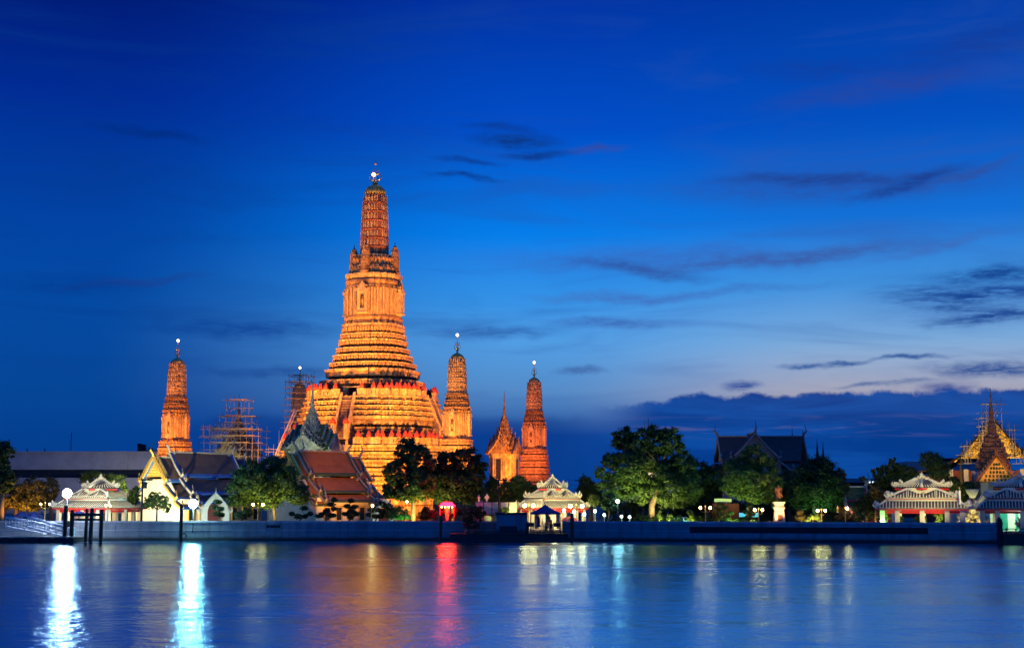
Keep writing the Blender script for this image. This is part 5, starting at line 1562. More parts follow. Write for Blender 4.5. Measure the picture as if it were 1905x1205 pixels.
# ------------------------------------------------------------------ scaffolding
def scaffold(name, label, px, Y, tiers, seed, tube_r=.07, planks=True):
    """tiers: (py_bottom, py_top, px_left, px_right, depth half)"""
    base = Vector((X(px, Y), Y, GZ)); t = thing(name, label, 'scaffolding', base)
    rs = random.Random(seed); fr, pl = MB(), MB()
    for pb, ptp, pl_, pr_, dh in tiers:
        x0, x1 = X(pl_, Y) - base.x, X(pr_, Y) - base.x; z0, z1 = max(0, Z(pb, Y) - GZ), Z(ptp, Y) - GZ
        nx = max(2, int((x1 - x0) / 1.25)); nz = max(1, int((z1 - z0) / 1.25))
        for y in (-dh, dh):
            for i in range(nx + 1):
                x = x0 + (x1 - x0) * i / nx
                fr.tube([(x, y, z0), (x, y, z1 + rs.uniform(.2, 1.4))], tube_r, 4)
            for j in range(nz + 1):
                z = z0 + (z1 - z0) * j / nz
                fr.tube([(x0 - rs.uniform(.2, 1.2), y - .06, z), (x1 + rs.uniform(.2, 1.2), y - .06, z)], tube_r, 4)
            for k in range(max(1, nx // 2)):
                i = rs.randrange(nx); j = rs.randrange(nz)
                fr.tube([(x0 + (x1 - x0) * i / nx, y - .12, z0 + (z1 - z0) * j / nz), (x0 + (x1 - x0) * (i + 1) / nx, y - .12, z0 + (z1 - z0) * (j + 1) / nz)], tube_r * .8, 4)
        for i in range(0, nx + 1, 1):
            for j in range(nz + 1):
                x = x0 + (x1 - x0) * i / nx; z = z0 + (z1 - z0) * j / nz
                fr.tube([(x, -dh - .3, z + .05), (x, dh + .3, z + .05)], tube_r * .8, 4)
        for j in range(1, nz + 1):
            if rs.random() < .55:
                z = z0 + (z1 - z0) * j / nz + .1
                a = rs.uniform(0, .3); b_ = rs.uniform(.7, 1)
                pl.box(x0 + (x1 - x0) * a, x0 + (x1 - x0) * b_, -dh - .45, -dh + .35, z, z + .09)
    fr.build('tube_frame', M['steel'], t)
    if planks: pl.build('plank_deck', M['brick_gold'], t)
    return t

scaffold('scaffolding', 'wide square scaffolding caging a shrine left of the tall tower', 440, 301, [(875, 800, 386, 486, 5), (800, 775, 410, 470, 3), (775, 745, 420, 462, 1.8), (815, 795, 383, 440, 4.5)], 3)
scaffold('scaffolding', 'tall narrow scaffolding wrapped round the dim small tower', 553, 333.5, [(850, 712, 531, 575, 3.2), (712, 700, 536, 578, 2.2)], 4)
t = scaffold('scaffolding', 'scaffolding on the dark gabled roof at the right edge', 1852, 261, [(800, 752, 1838, 1866, 1.2), (840, 778, 1830, 1842, 1), (850, 800, 1880, 1890, 1), (862, 830, 1796, 1806, 1), (862, 845, 1898, 1912, 1)], 5, .06, False)
Y = 296
t = thing('scaffold_ramp', 'slanting ramp of pale poles leaning towards the small dim tower', 'ramp', (X(515, Y), Y, GZ))
mb = MB()
for dy in (0, 1.0):
    mb.tube([(X(508, Y) - X(515, Y), dy, Z(850, Y) - GZ), (X(545, Y) - X(515, Y), dy, Z(760, Y) - GZ)], .09, 5)
    mb.tube([(X(512, Y) - X(515, Y), dy, Z(850, Y) - GZ), (X(549, Y) - X(515, Y), dy, Z(762, Y) - GZ)], .06, 5)
mb.build('rail', M['greysteel'], t)
mb = MB()
for px, top in ((497, 830), (506, 826), (516, 800), (526, 790)):
    mb.tube([(X(px, Y) - X(515, Y), .5, 0), (X(px, Y) - X(515, Y), .5, Z(top, Y) - GZ)], .06, 5)
for py in (852, 840, 835): mb.tube([(X(490, Y) - X(515, Y), .4, Z(py, Y) - GZ), (X(532, Y) - X(515, Y), .4, Z(py, Y) - GZ)], .06, 5)
mb.build('support', M['steel'], t)

# slender chedi spires seen above the trees
for i, (px, top, Y, w, lab) in enumerate(((1208, 776, 262, .5, 'tallest thin spire sticking up over the banyan'), (1201, 783, 266, .4, 'thin spire just left of the tallest one over the banyan'), (1240, 788, 268, .4, 'thin spire over the right shoulder of the banyan'),
                                     (1477, 791, 330, .5, 'thin dark spire rising just behind the royal hall ridge'), (1497, 800, 240, .75, 'thick dark spire against the right gable of the royal hall'), (1523, 815, 238, .6, 'left of two thin spires over the dark globe tree'), (1534, 821, 238, .55, 'right of two thin spires over the dark globe tree'),
                                     (1650, 858, 236, .4, 'short thin spire above the leaf tufts'), (1790, 841, 250, .35, 'short dark spire left of the scaffolded gable'), (1432, 806, 300, .35, 'faint spire behind the royal hall roof, left of its front gable right slope'))):
    b = Vector((X(px, Y), Y, GZ)); t = thing('chedi_spire', lab, 'spire', b, 0, 'slender spires over the trees')
    H = Z(top, Y) - GZ
    mb = MB()
    mb.rings(PLG, [(0, w * 5), (H * .25, w * 4.4), (H * .27, w * 4.8), (H * .42, w * 2.6), (H * .45, w * 3.0), (H * .56, w * 1.2)]); mb.build('base', M['whiteblue'], t)
    mb = MB(); pr = []
    for k in range(14):
        f = k / 14; r = w * (.95 - .8 * f); z = H * (.56 + .36 * f)
        pr += [(r, z), (r * 1.12, z + H * .008), (r * .8, z + H * .02)]
    pr += [(w * .12, H * .94), (w * .04, H)]
    mb.lathe(pr, 10); mb.build('ringed_spire', M['wood'], t)


# ------------------------------------------------------------------ poles, piles, jetty
def pole(label, px, Y, top, arm_l, arm_r, boxpy=None, col='dark'):
    b = Vector((X(px, Y), Y, GZ)); t = thing('utility_pole', label, 'utility pole', b)
    H = Z(top, Y) - GZ
    MB().tube([(0, 0, -.2), (0, 0, H)], [.17, .12], 8).build('pole', M[col], t)
    mb = MB(); mb.box(X(arm_l, Y) - b.x, X(arm_r, Y) - b.x, -.2, -.08, H - .28, H - .1)
    mb.tube([(.08, -.14, H - 1.4), ((X(arm_r, Y) - b.x) * .7, -.14, H - .3)], .05, 5); mb.build('crossarm', M[col], t)
    for f in (.05, .35, .65, .95):
        mb = MB()
        x = (X(arm_l, Y) - b.x) * (1 - f) + (X(arm_r, Y) - b.x) * f
        mb.lathe([(.03, 0), (.08, .04), (.05, .1), (.08, .16), (.03, .24)], 8, (x, -.14, H - .1))
        mb.build('insulator', M['wood'], t)
    if boxpy:
        mb = MB(); mb.lathe([(.28, 0), (.3, .05), (.3, .8), (.22, .9)], 10, (.38, -.1, Z(boxpy, Y) - GZ)); mb.build('transformer', M[col], t)
    return t

pole('power pole with crossarm in front of the white gable', 264, WY(264) + 3, 890, 261, 283, 908)
p2 = pole('slim power pole with green-tinted arm before the dark shrubs', 928, WY(928) + 3, 890, 922, 944)
MB().box(-.75, .75, -.5, .5, 1.6, 2.3).build('meter_box', M['dark'], p2)
pole('thin power pole far off left of the banyan, wires at its head', 1078, 300, 892, 1070, 1088)
t = thing('power_line', 'faint wires strung past the far power pole', 'wires', (X(1060, 300), 300, Z(892, 300)))
mb = MB()
for k in range(4):
    mb.tube([(-1.0, 0, -1.0 * k), (2, 0, -1.0 * k - .12), (5, 0, -1.0 * k)], .035, 4)
mb.build('wire', M['dark'], t)
t = thing('white_post', 'plain pale steel post at the right corner of the three-tiered pavilion', 'post', (X(1786, WY(1786) + 2), WY(1786) + 2, GZ))
MB().lathe([(.2, -.1), (.17, .3), (.15, Z(913, WY(1786) + 2) - GZ), (.02, Z(911, WY(1786) + 2) - GZ)], 10).build('shaft', M['greysteel'], t)


def pile(label, px, Y, top, w=.34, lean=0, group='timber mooring piles'):
    t = thing('mooring_pile', label, 'pile', (X(px, Y), Y, -1.5), 0, group)
    H = Z(top, Y) + 1.5; w *= .8
    mb = MB(); rs = random.Random(int(px))
    mb.tube([(0, 0, 0), (lean * .5 + rs.uniform(-.03, .03), 0, H * .5), (lean, 0, H - .1), (lean, 0, H)], [w, w * .95, w * .9, w * .75], 10)
    mb.build('trunk', M['wood'], t)
    mb = MB(); mb.lathe([(w * 1.06, 0), (w * 1.06, .25)], 12, (lean, 0, H - .8)); mb.build('iron_band', M['dark'], t)
    return t

pile('tall pile with a pale cap at the gangway end', 123, 193.5, 940, .36)
pile('lone pile under the cyan-white lamp', 338, 197.5, 938, .33)
MB().tube([(.45 + .35 * math.cos(a), -.1, 2.2 + .35 * math.sin(a)) for a in [k * PI / 6 for k in range(13)]], .09, 6).build('tyre_fender', M['dark'], [o for o in bpy.data.objects if o.get('label') == 'lone pile under the cyan-white lamp'][0])
pile('slightly leaning pile in front of the red glow', 819, 196.5, 958, .3, .12)
pile('thick pile right of the blue canopy tent', 1064, 194, 955, .36)
# dolphin: four piles tied by beams
YD = 193
for px, top, w in ((135, 948, .36), (162, 946, .3), (170, 945, .36), (190, 947, .36)):
    pile({135: 'leftmost of the four beam-tied piles', 162: 'second of the four beam-tied piles', 170: 'third of the four beam-tied piles, thickest pair', 190: 'rightmost of the four beam-tied piles'}[px], px, YD + (.9 if px == 162 else 0), top, w, .1 if px == 170 else 0)
t = thing('pile_beam', 'upper and lower timber beams tying four piles together', 'beam', (X(162, YD), YD - .45, Z(957, YD)))
x0, x1 = X(133, YD) - X(162, YD), X(192, YD) - X(162, YD)
MB().box(x0, x1, -.12, .08, -.16, .2).build('beam', M['wood'], t)
MB().box(x0, x1, -.12, .08, -.78, -.5).build('beam', M['wood'], t)

# pontoon, gangways on the left
YJ = 194
t = thing('pontoon', 'low black floating pontoon carrying the gangways', 'pontoon', (X(60, YJ), YJ, 0))
x0, x1 = X(-80, YJ) - X(60, YJ), X(152, YJ) - X(60, YJ)
MB().box(x0, x1, -3, 2.4, -.5, .62).build('hull', M['algae'], t)
MB().box(x0 + .2, x1 - .2, -2.9, 2.3, .622, .74).build('deck', M['paving'], t)
mb = MB()
for k in range(9): mb.lathe([(.24, 0), (.3, .1), (.3, .45), (.18, .55)], 8, (x0 + 1 + k * (x1 - x0 - 2) / 8, -3.1, .1))
mb.build('tyre_fender', M['dark'], t)
def gangway(label, a, b_, Y, w=1.5):
    (pa, ya), (pb, yb) = a, b_
    A = Vector((X(pa, Y), Y, Z(ya, Y))); B_ = Vector((X(pb, Y), Y, Z(yb, Y)))
    t = thing('gangway', label, 'gangway', A, 0, 'gangways to the pontoon')
    d = B_ - A
    MB().slab([(0, 0, -1.35), (d.x, 0, d.z - 1.35), (d.x, w, d.z - 1.35), (0, w, -1.35)], (0, 0, .18)).build('deck', M['greysteel'], t)
    for y in (0, w):
        mb = MB(); n = int(d.length / .75)
        for f, r in ((0, .12), (-.5, .06), (-.95, .05)): mb.tube([(0, y, f), (d.x, y, d.z + f)], r, 6)
        for k in range(n + 1): mb.tube([(d.x * k / n, y, d.z * k / n - 1.25), (d.x * k / n, y, d.z * k / n)], .045, 5)
        mb.build('railing', M['greysteel'], t)
    return t
gangway('left sloping gangway with white handrails', (12, 962), (82, 975), 195.5)
gangway('right sloping gangway with brightly lit white handrails', (52, 962), (118, 980), 193.2)
t = thing('jetty_kiosk', 'pale blue-lit ticket booth edge at the gangway foot', 'booth', (X(126, 197), 197.4, .74))
MB().box(-.8, .8, 0, 1.2, 0, 1.1).build('counter', M['greysteel'], t); mb = MB(); mb.box(-.8, -.7, 0, .1, 1.1, 2.1); mb.box(.7, .8, 0, .1, 1.1, 2.1); mb.build('frame', M['greysteel'], t)
mb = MB(); mb.box(-.695, .695, .03, .06, 1.11, 2.0); mb.build('glass', M['window'], t)


# ------------------------------------------------------------------ lamps
def globe_lamp(label, px, Y, py, spread, n=2, foot=968, mat_='warm', r=.17):
    b = Vector((X(px, Y), Y, GZ)); t = thing('garden_lamp', label, 'lamp post', b, 0, 'globe lamps on the promenade')
    H = Z(py, Y) - GZ; s = spread * Y / FPX / 2
    mb = MB(); mb.lathe([(.14, 0), (.1, .15), (.06, .25), (.045, H + .1), (.09, H + .16), (.03, H + .35), (.0, H + .42)], 8); mb.build('post', M['goldplain'], t)
    for q in ((-1, 1) if n == 2 else (1,)):
        x = q * s
        a = MB(); a.tube([(0, 0, H - .5), (x * .5, 0, H - .62), (x, 0, H - .4), (x, 0, H - r)], .03, 5); a.build('arm', M['goldplain'], t)
        g = MB(); g.ball((0, 0, 0), r, 12, 8); g = g.build('globe', E_[mat_], t); g.location = (x, 0, H)
        c = MB(); c.lathe([(r * .5, 0), (r * .35, .05), (.01, .16)], 8); c.build('cap', M['goldplain'], g).location.z = r * .97
    return t

globe_lamp('twin globe lamp under the rounded yellow-green tree', 480, WY(480) + 1.3, 938, 18)
globe_lamp('single globe lamp in front of the pale blue gateway', 691, WY(691) + 1.3, 940, 4, 1)
globe_lamp('single small globe lamp left of the yellow trunk', 755, WY(755) + 1.8, 933, 4, 1, r=.13)
globe_lamp('twin globe lamp between the banyan and the red panel', 1312, WY(1312) + 1.3, 944, 18)
globe_lamp('twin globe lamp left of the bronze statue', 1411, WY(1411) + 1.3, 948, 14)
globe_lamp('twin globe lamp above the glowing bush', 1528, WY(1528) + 1.3, 949, 14)
globe_lamp('single globe lamp beside the brown clipped tree', 1572, WY(1572) + 1.3, 945, 8, 1)
globe_lamp('twin lamp with dark arms at the right corner of the brightest pavilion', 1072, WY(1072) + 1.3, 941, 22, mat_='warm', r=.24)
globe_lamp('twin glowing lamp at the left corner of the brightest pavilion', 984, WY(984) + 1.6, 940, 16, r=.24)
globe_lamp('pair of small gold lanterns on one post left of the lamp glare', 84, 202, 937, 16, mat_='warmdim', r=.13)
globe_lamp('pair of small gold lanterns before the left pavilion columns', 201, WY(201) + 1, 940, 8, mat_='warmdim', r=.12)


def flood(label, px, py, Y, mat_, r, col):
    b = Vector((X(px, Y), Y, GZ)); t = thing('floodlight', label, 'floodlight', b)
    H = Z(py, Y) - GZ
    MB().lathe([(.13, -.2), (.1, .3), (.07, H - r - .1)], 8).build('post', M['dark'], t)
    mb = MB(); mb.lathe([(r * .5, 0), (r * .8, .2), (r * .85, .5), (.1, .75)], 10, (0, .25, H - .2)); mb.build('housing', M['dark'], t)
    g = MB(); g.ball((0, 0, 0), r, 16, 10); g.build('bulb', E_[mat_], t).location = (0, -.25, H)
    return t
flood('glaring blue-white floodlight left of the left pavilion roof', 125, 917, 198.5, 'cool', .6, None)
flood('glaring cyan-white floodlight before the pale arched gateway', 360, 937, 200.5, 'cyan', .62, None)
E_['cyan2'] = emit('small_cyan_lamp', (.5, .98, 1), 70)
t = flood('small cyan floodlight in the lower leaves of the banyan', 1149, 932, WY(1149) + 3.5, 'cyan2', .22, None)


def lantern(label, px, py, Y, m='cyanlow', h=.5):
    b = Vector((X(px, Y), Y, GZ)); t = thing('bollard_lamp', label, 'lamp', b, 0, 'small bright lamps by the brightest pavilion')
    H = Z(py, Y) - GZ
    MB().lathe([(.1, 0), (.08, .1), (.05, H - h / 2)], 8).build('post', M['steel'], t)
    MB().lathe([(.09, 0), (.17, .06), (.19, h * .5), (.12, h * .9), (.02, h)], 10, (0, 0, H - h / 2)).build('lantern', E_[m], t)
    MB().lathe([(.2, 0), (.12, .1), (.01, .2)], 8, (0, 0, H + h / 2)).build('cap', M['steel'], t)
for lab, px, py in (('white lamp against the right column of the brightest pavilion', 1068, 951), ('cyan-white lamp between the pavilion and the round clipped tree', 1087, 956), ('lamp just under the round yellow-green clipped tree', 1107, 950), ('lamp under the dark round clipped heads', 1124, 957), ('cyan lamp under the small cyan floodlight', 1156, 960), ('small bright lamp nearest the banyan roots', 1171, 961), ('white lamp on the left side of the tent pavilion interior', 1049, 949)):
    lantern(lab, px, py, WY(px) + 2.2, h=.42 if px < 1110 else .34)


# ------------------------------------------------------------------ red stall, white fence, pier shed, tent
Y = WY(832) + 2.5
t = thing('red_stall', 'small stall with a glowing red canopy and yellow bulbs', 'stall', (X(832, Y), Y, GZ))
w = 14.5 * Y / FPX
mb = MB(); z = Z(941, Y) - GZ
mb.loft([[(-w, -.9, z), (w, -.9, z), (w, .9, z), (-w, .9, z)], [(-w * .55, -.3, z + .55), (w * .55, -.3, z + .55), (w * .55, .3, z + .55), (-w * .55, .3, z + .55)]]); mb.build('canopy', E_['redsign'], t)
mb = MB()
for k in range(4): mb.ball((-w * .66 + k * w * .44, -1.0, z - .12), .1, 8, 6)
mb.build('bulb', E_['yellow'], t)
for x in (-w * .9, w * .9): MB().tube([(x, 0, 0), (x, 0, z)], .07, 6).build('post', M['redbright'], t)
MB().lathe([(.28, 0), (.24, .2), (.2, 1.5), (.34, z - .3)], 8).build('pedestal', M['brick_gold'], t)
mb = MB(); mb.box(-w * .8, w * .8, .55, .7, 0, 1.0); mb.build('back_panel', M['doorred'], t)

Y = WY(920) + 4
t = thing('white_fence', 'white panel fence on red posts behind the slim power pole', 'fence', (X(884, Y), Y, GZ))
w = X(962, Y) - X(884, Y); z = Z(934, Y) - GZ
for k in range(5): MB().box(w * k / 5 + .06, w * (k + 1) / 5 - .06, 0, .1, .2, z).build('panel', M['white'], t)
mb = MB()
for k in range(6): mb.box(w * k / 5 - .055, w * k / 5 + .055, -.04, .14, 0, z + .1)
mb.build('post', M['doorred'], t)
mb = MB(); mb.box(0, w, -.05, -.003, z * .52, z * .56); mb.build('rail', M['doorred'], t)

def guardian(label, px, py0, py1, Y, m='white', wide=1.0):
    """small standing guardian figure with crown"""
    b = Vector((X(px, Y), Y, Z(py1, Y))); t = thing('guardian_statue', label, 'statue', b, 0, 'small statues in the garden')
    H = Z(py0, Y) - Z(py1, Y); u = H / 8 
    mb = MB()
    mb.lathe([(u * 1.2 * wide, 0), (u * 1.25 * wide, u * .5), (u * .9 * wide, u * .6)], 10); mb.build('base', M['white'], t)
    P = {'p': (0, 0, 3.6, .75), 'ch': (0, -.05, 5.2, .95), 'n': (0, 0, 6.0, .38), 'h': (0, -.05, 6.6, .55), 'c1': (0, 0, 7.3, .32), 'c2': (0, 0, 8.0, .06)}
    mb = MB()
    mb.loft([[(u * (x + r * wide * math.cos(2 * PI * k / 12)), u * (y + r * .7 * math.sin(2 * PI * k / 12)), u * z) for k in range(12)] for x, y, z, r in ((0, 0, 3.1, .7), (0, 0, 3.7, .72), (0, -.05, 4.6, .8), (0, -.05, 5.3, 1.0), (0, 0, 5.75, .8), (0, 0, 6.0, .34), (0, -.05, 6.25, .44), (0, -.05, 6.6, .56), (0, 0, 6.95, .5), (0, 0, 7.1, .34), (0, 0, 7.5, .2), (0, 0, 8.0, .03))], 0, True)
    for q in (-1, 1):
        mb.tube([(q * u * .42, 0, u * 3.3), (q * u * .55, -.05 * u, u * 2), (q * u * .5, 0, u * .62), (q * u * .55, -.5 * u, u * .6)], [u * .48, u * .4, u * .3, u * .22], 8)
        mb.tube([(q * u * .9 * wide, 0, u * 5.45), (q * u * 1.3 * wide, -.1 * u, u * 4.4), (q * u * .3, -.9 * u, u * 4.0)], [u * .34, u * .3, u * .22], 8)
    mb.tube([(0, -u * .95, u * .6), (0, -u * .95, u * 4.2)], [u * .14, u * .12], 6)
    mb.build('body', M[m], t)
    return t
YF = WY(895) + 5.5
guardian('slim flame-bright statue above the white fence', 891, 919, 935, YF)
guardian('wider flame-bright statue above the white fence', 906, 917, 935, YF, wide=1.5)
guardian('gold-lit statue beside the lamp right of the dark globe tree', 1558, 939, 953, WY(1558) + 3, 'goldplain')
for px in (892, 906): light('SPOT', (X(px, YF), YF - 1.4, GZ + 2.3), 300, (1, .8, .4), .1, (X(px, YF), YF, GZ + 3.4), 70)

PZ = 1.05
Y = WY(950) - 2.2
t = thing('pier_shed', 'dark shed block with flat roof on the pontoon beside the tent', 'shed', (X(950, Y), Y, PZ))
MB().box(X(923, Y) - X(950, Y), X(978, Y) - X(950, Y), 0, 2, 0, Z(957, Y) - PZ).build('wall', M['wallplaster'], t)
MB().box(X(921, Y) - X(950, Y), X(980, Y) - X(950, Y), -.2, 2.1, Z(957, Y) - PZ + .003, Z(953, Y) - PZ).build('roof', M['dark'], t)
MB().box(X(929, Y) - X(950, Y), X(962, Y) - X(950, Y), -.03, -.002, .2, 1.0).build('panel', M['window'], t)
t = thing('pontoon', 'long black floating pontoon under the blue canopy tent', 'pontoon', (X(950, Y), Y, 0))
MB().box(X(838, Y) - X(950, Y), X(1056, Y) - X(950, Y), -1.5, 3.0, -.5, PZ - .12).build('hull', M['algae'], t)
MB().box(X(838, Y) - X(950, Y), X(1056, Y) - X(950, Y), -1.6, 3.1, PZ - .118, PZ - .002).build('deck', M['wood'], t)
t = thing('potted_thicket', 'dark leggy bush in tubs at the end of the black pontoon', 'bush', (X(880, Y), Y + .6, PZ))
foliage('foliage', [(-.8, 0, 2.2, .8, .6, .9), (.2, 0, 3.2, .8, .6, .7), (.9, 0, 2.4, .6, .5, .8), (-.2, 0, 1.2, 1.1, .6, .6)], 1600, .14, M['leaf_dark'], t, 333, 22, .2)
mb = MB()
for x in (-.8, .2, .9): mb.tube([(x, 0, 0), (x * .9, 0, 2.4)], [.07, .03], 5); mb.lathe([(.25, 0), (.34, .5)], 8, (x, 0, 0))
mb.build('stem', M['bark'], t)

YT = WY(1014) + .4
t = thing('canopy_tent', 'dark blue pyramid canopy tent on thin legs at the landing', 'tent', (X(1014, YT), YT - 1, PZ))
xl, xr = X(986, YT) - X(1014, YT), X(1042, YT) - X(1014, YT); ze = Z(953, YT) - PZ; zp = Z(938, YT) - PZ
mb = MB()
E4 = [(xl, -1.8), (xr, -1.8), (xr, 1.8), (xl, 1.8)]
for k in range(4):
    a, b_ = E4[k], E4[(k + 1) % 4]
    m_ = ((a[0] + b_[0]) / 2, (a[1] + b_[1]) / 2)
    ap = ((xl + xr) / 2, 0, zp)
    for s in range(4):
        f0, f1 = s / 4, (s + 1) / 4
        L = lambda p, f, lift: (p[0] + (ap[0] - p[0]) * f, p[1] + (ap[1] - p[1]) * f, ze + (zp - ze) * (f - .1 * math.sin(PI * f)))
        q = [L(a, f0, 0), L(b_, f0, 0), L(b_, f1, 0), L(a, f1, 0)]
        if s == 3: q = [L(a, f0, 0), L(b_, f0, 0), ap]
        mb.slab(q, (0, 0, -.04))
    mb.slab([(*a, ze - .22), (*b_, ze - .22), (*b_, ze), (*a, ze)], (0, .02, 0))
mb.build('canopy', M['canvas_blue'], t)
for x, y in E4: MB().tube([(x * .97, y * .97, 0), (x * .97, y * .97, ze)], .045, 6).build('leg', M['dark'], t)
def table(label, px, Y, w, top, z0=PZ):
    t = thing('pier_table', label, 'table', (X(px, Y), Y, z0), 0, 'tables under the tent')
    z = Z(top, Y) - z0
    MB().box(-w / 2, w / 2, -.4, .4, z - .07, z).build('tabletop', M['concrete'], t)
    for x in (-w / 2 + .06, w / 2 - .06):
        for y in (-.34, .34): MB().tube([(x, y, 0), (x, y, z - .07)], .035, 5).build('leg', M['dark'], t)
    MB().box(-w / 2 + .1, w / 2 - .1, -.33, .3, z - .6, z - .1).build('skirt', M['dark'], t)
table('dark table under the left side of the tent', 987, YT - 1.6, 1.0, 971)
table('dark table under the right side of the tent before the person', 1036, YT - 1.6, 1.1, 971)
t = thing('parasol', 'closed blue umbrella standing under the tent', 'umbrella', (X(1002, YT - .4), YT - .6, PZ))
MB().tube([(0, 0, 0), (0, 0, 2.4)], .03, 6).build('pole', M['greysteel'], t)
mb = MB(); n = 12
mb.loft([[(r * (1 + .35 * (k % 2)) * math.cos(2 * PI * k / n), r * (1 + .35 * (k % 2)) * math.sin(2 * PI * k / n), z) for k in range(n)] for r, z in ((.26, .85), (.24, 1.0), (.16, 1.2), (.17, 1.6), (.13, 2.0), (.03, 2.35))]); mb.build('canopy', M['canvas_blue'], t)
MB().lathe([(.3, 0), (.3, .08), (.08, .12)], 10).build('base', M['dark'], t)
t = thing('parasol', 'open faded red umbrella right of the tent', 'umbrella', (X(1060, WY(1060) + 1), WY(1060) + 1.5, GZ))
MB().tube([(0, 0, 0), (0, 0, 2.0)], .035, 6).build('pole', M['greysteel'], t)
mb = MB(); n = 10
mb.loft([[(r * math.cos(2 * PI * k / n), r * .8 * math.sin(2 * PI * k / n), z) for k in range(n)] for r, z in ((1.3, 1.35), (1.28, 1.4), (1.0, 1.68), (.55, 1.92), (.05, 2.02))], 0, False); mb.build('canopy', M['canvas_red'], t)
for px, lab in ((64, 'left dark blue umbrella beside the gangways'), (42, 'flat dark blue awning umbrella at the far left')):
    t = thing('parasol', lab, 'umbrella', (X(px, 204), 204, GZ), 0, 'dark blue umbrellas')
    MB().tube([(0, 0, 0), (0, 0, 2.6)], .04, 6).build('pole', M['greysteel'], t)
    MB().loft([[(r * math.cos(2 * PI * k / 8), r * math.sin(2 * PI * k / 8), z) for k in range(8)] for r, z in ((1.35, 1.9), (1.34, 1.95), (.7, 2.35), (.05, 2.62))]).build('canopy', M['canvas_blue'], t)
t = thing('parasol', 'dark purple umbrella behind the beam-tied piles', 'umbrella', (X(148, 203.5), 203.5, GZ), 0, 'dark blue umbrellas')
MB().tube([(0, 0, 0), (0, 0, 2.7)], .04, 6).build('pole', M['greysteel'], t)
MB().loft([[(r * math.cos(2 * PI * k / 8), r * math.sin(2 * PI * k / 8), z) for k in range(8)] for r, z in ((1.1, 2.0), (1.08, 2.05), (.8, 2.5), (.05, 2.75))]).build('canopy', M['canvas_blue'], t)


# ------------------------------------------------------------------ people and the bronze statue
def skinned(name, pts, edges, m, parent, root=0, sub=2):
    me = bpy.data.meshes.new(name)
    me.from_pydata([p[:3] for p in pts], edges, [])
    o = bpy.data.objects.new(name, me); C.objects.link(o); o.parent = parent
    md = o.modifiers.new('Skin', 'SKIN'); md.use_smooth_shade = True
    for i, p in enumerate(pts):
        r = p[3] if isinstance(p[3], tuple) else (p[3], p[3])
        me.skin_vertices[0].data[i].radius = r
        me.skin_vertices[0].data[i].use_root = (i == root)
    o.modifiers.new('Subdivision', 'SUBSURF').levels = sub; o.modifiers[-1].render_levels = sub
    me.materials.append(m)
    return o


def person(label, loc, rz, h=1.68, lean=.25):
    t = thing('person', label, 'person', loc, rz)
    s = h / 1.72
    L = lean
    hd = (0, -.02 - L * .95, 1.60 - L * .16)
    P = [(0, 0, .95, (.15, .11)), (0, -.04 - L * .25, 1.15, (.14, .10)), (0, -.03 - L * .6, 1.36 - L * .06, (.17, .11)), (0, -.02 - L * .75, 1.46 - L * .1, (.065, .065)), (hd[0], hd[1], hd[2], (.085, .1)), (0, hd[1] - .01, hd[2] + .11, (.07, .08)),
         (-.1, 0, .88, .095), (-.11, -.03, .5, .07), (-.11, .03, .09, .045), (-.12, -.13, .04, .04),
         (.1, 0, .88, .095), (.11, -.02, .5, .07), (.12, .04, .09, .045), (.13, -.12, .04, .04),
         (-.2, -.03 - L * .62, 1.38 - L * .06, .06), (-.27, -.08 - L * .6, 1.12, .045), (-.2, -.34 - L * .5, 1.0, .035), (-.19, -.42 - L * .5, .99, .03),
         (.2, -.03 - L * .62, 1.38 - L * .06, .06), (.28, -.08 - L * .6, 1.12, .045), (.22, -.34 - L * .5, 1.0, .035), (.21, -.42 - L * .5, .99, .03)]
    P = [tuple(c * s for c in p[:3]) + ((tuple(c * s for c in p[3]) if isinstance(p[3], tuple) else p[3] * s),) for p in P]
    Ed = [(0, 1), (1, 2), (2, 3), (3, 4), (4, 5), (0, 6), (6, 7), (7, 8), (8, 9), (0, 10), (10, 11), (11, 12), (12, 13), (2, 14), (14, 15), (15, 16), (16, 17), (2, 18), (18, 19), (19, 20), (20, 21)]
    skinned('body', P, Ed, M['skin'], t)
    g = lambda i, k: (*P[i][:3], tuple(c * k for c in (P[i][3] if isinstance(P[i][3], tuple) else (P[i][3],) * 2)))
    Q_ = [g(0, 1.12), g(1, 1.14), g(2, 1.1), g(14, 1.2), g(15, 1.3), g(18, 1.2), g(19, 1.3)]
    skinned('shirt', Q_, [(0, 1), (1, 2), (2, 3), (3, 4), (2, 5), (5, 6)], M['shirt'], t)
    Q_ = [g(0, 1.06), g(6, 1.15), g(7, 1.25), g(8, 1.6), g(10, 1.15), g(11, 1.25), g(12, 1.6)]
    skinned('trousers', Q_, [(0, 1), (1, 2), (2, 3), (0, 4), (4, 5), (5, 6)], M['trousers'], t)
    hr = MB(); hr.ball((0, (hd[1] + .015) * s, (hd[2] + .075) * s), (.1 * s, .112 * s, .095 * s), 12, 8); hr.build('hair', M['dark'], t)
    return t
person('person in an orange-brown top bending over the table under the tent', (X(1025, YT - .5), YT - .7, PZ), R(-150), 2.25, .3)
person('short person in red-orange standing behind the closed blue umbrella', (X(1016, YT + .2), YT + .3, PZ), R(30), 1.7, .1)

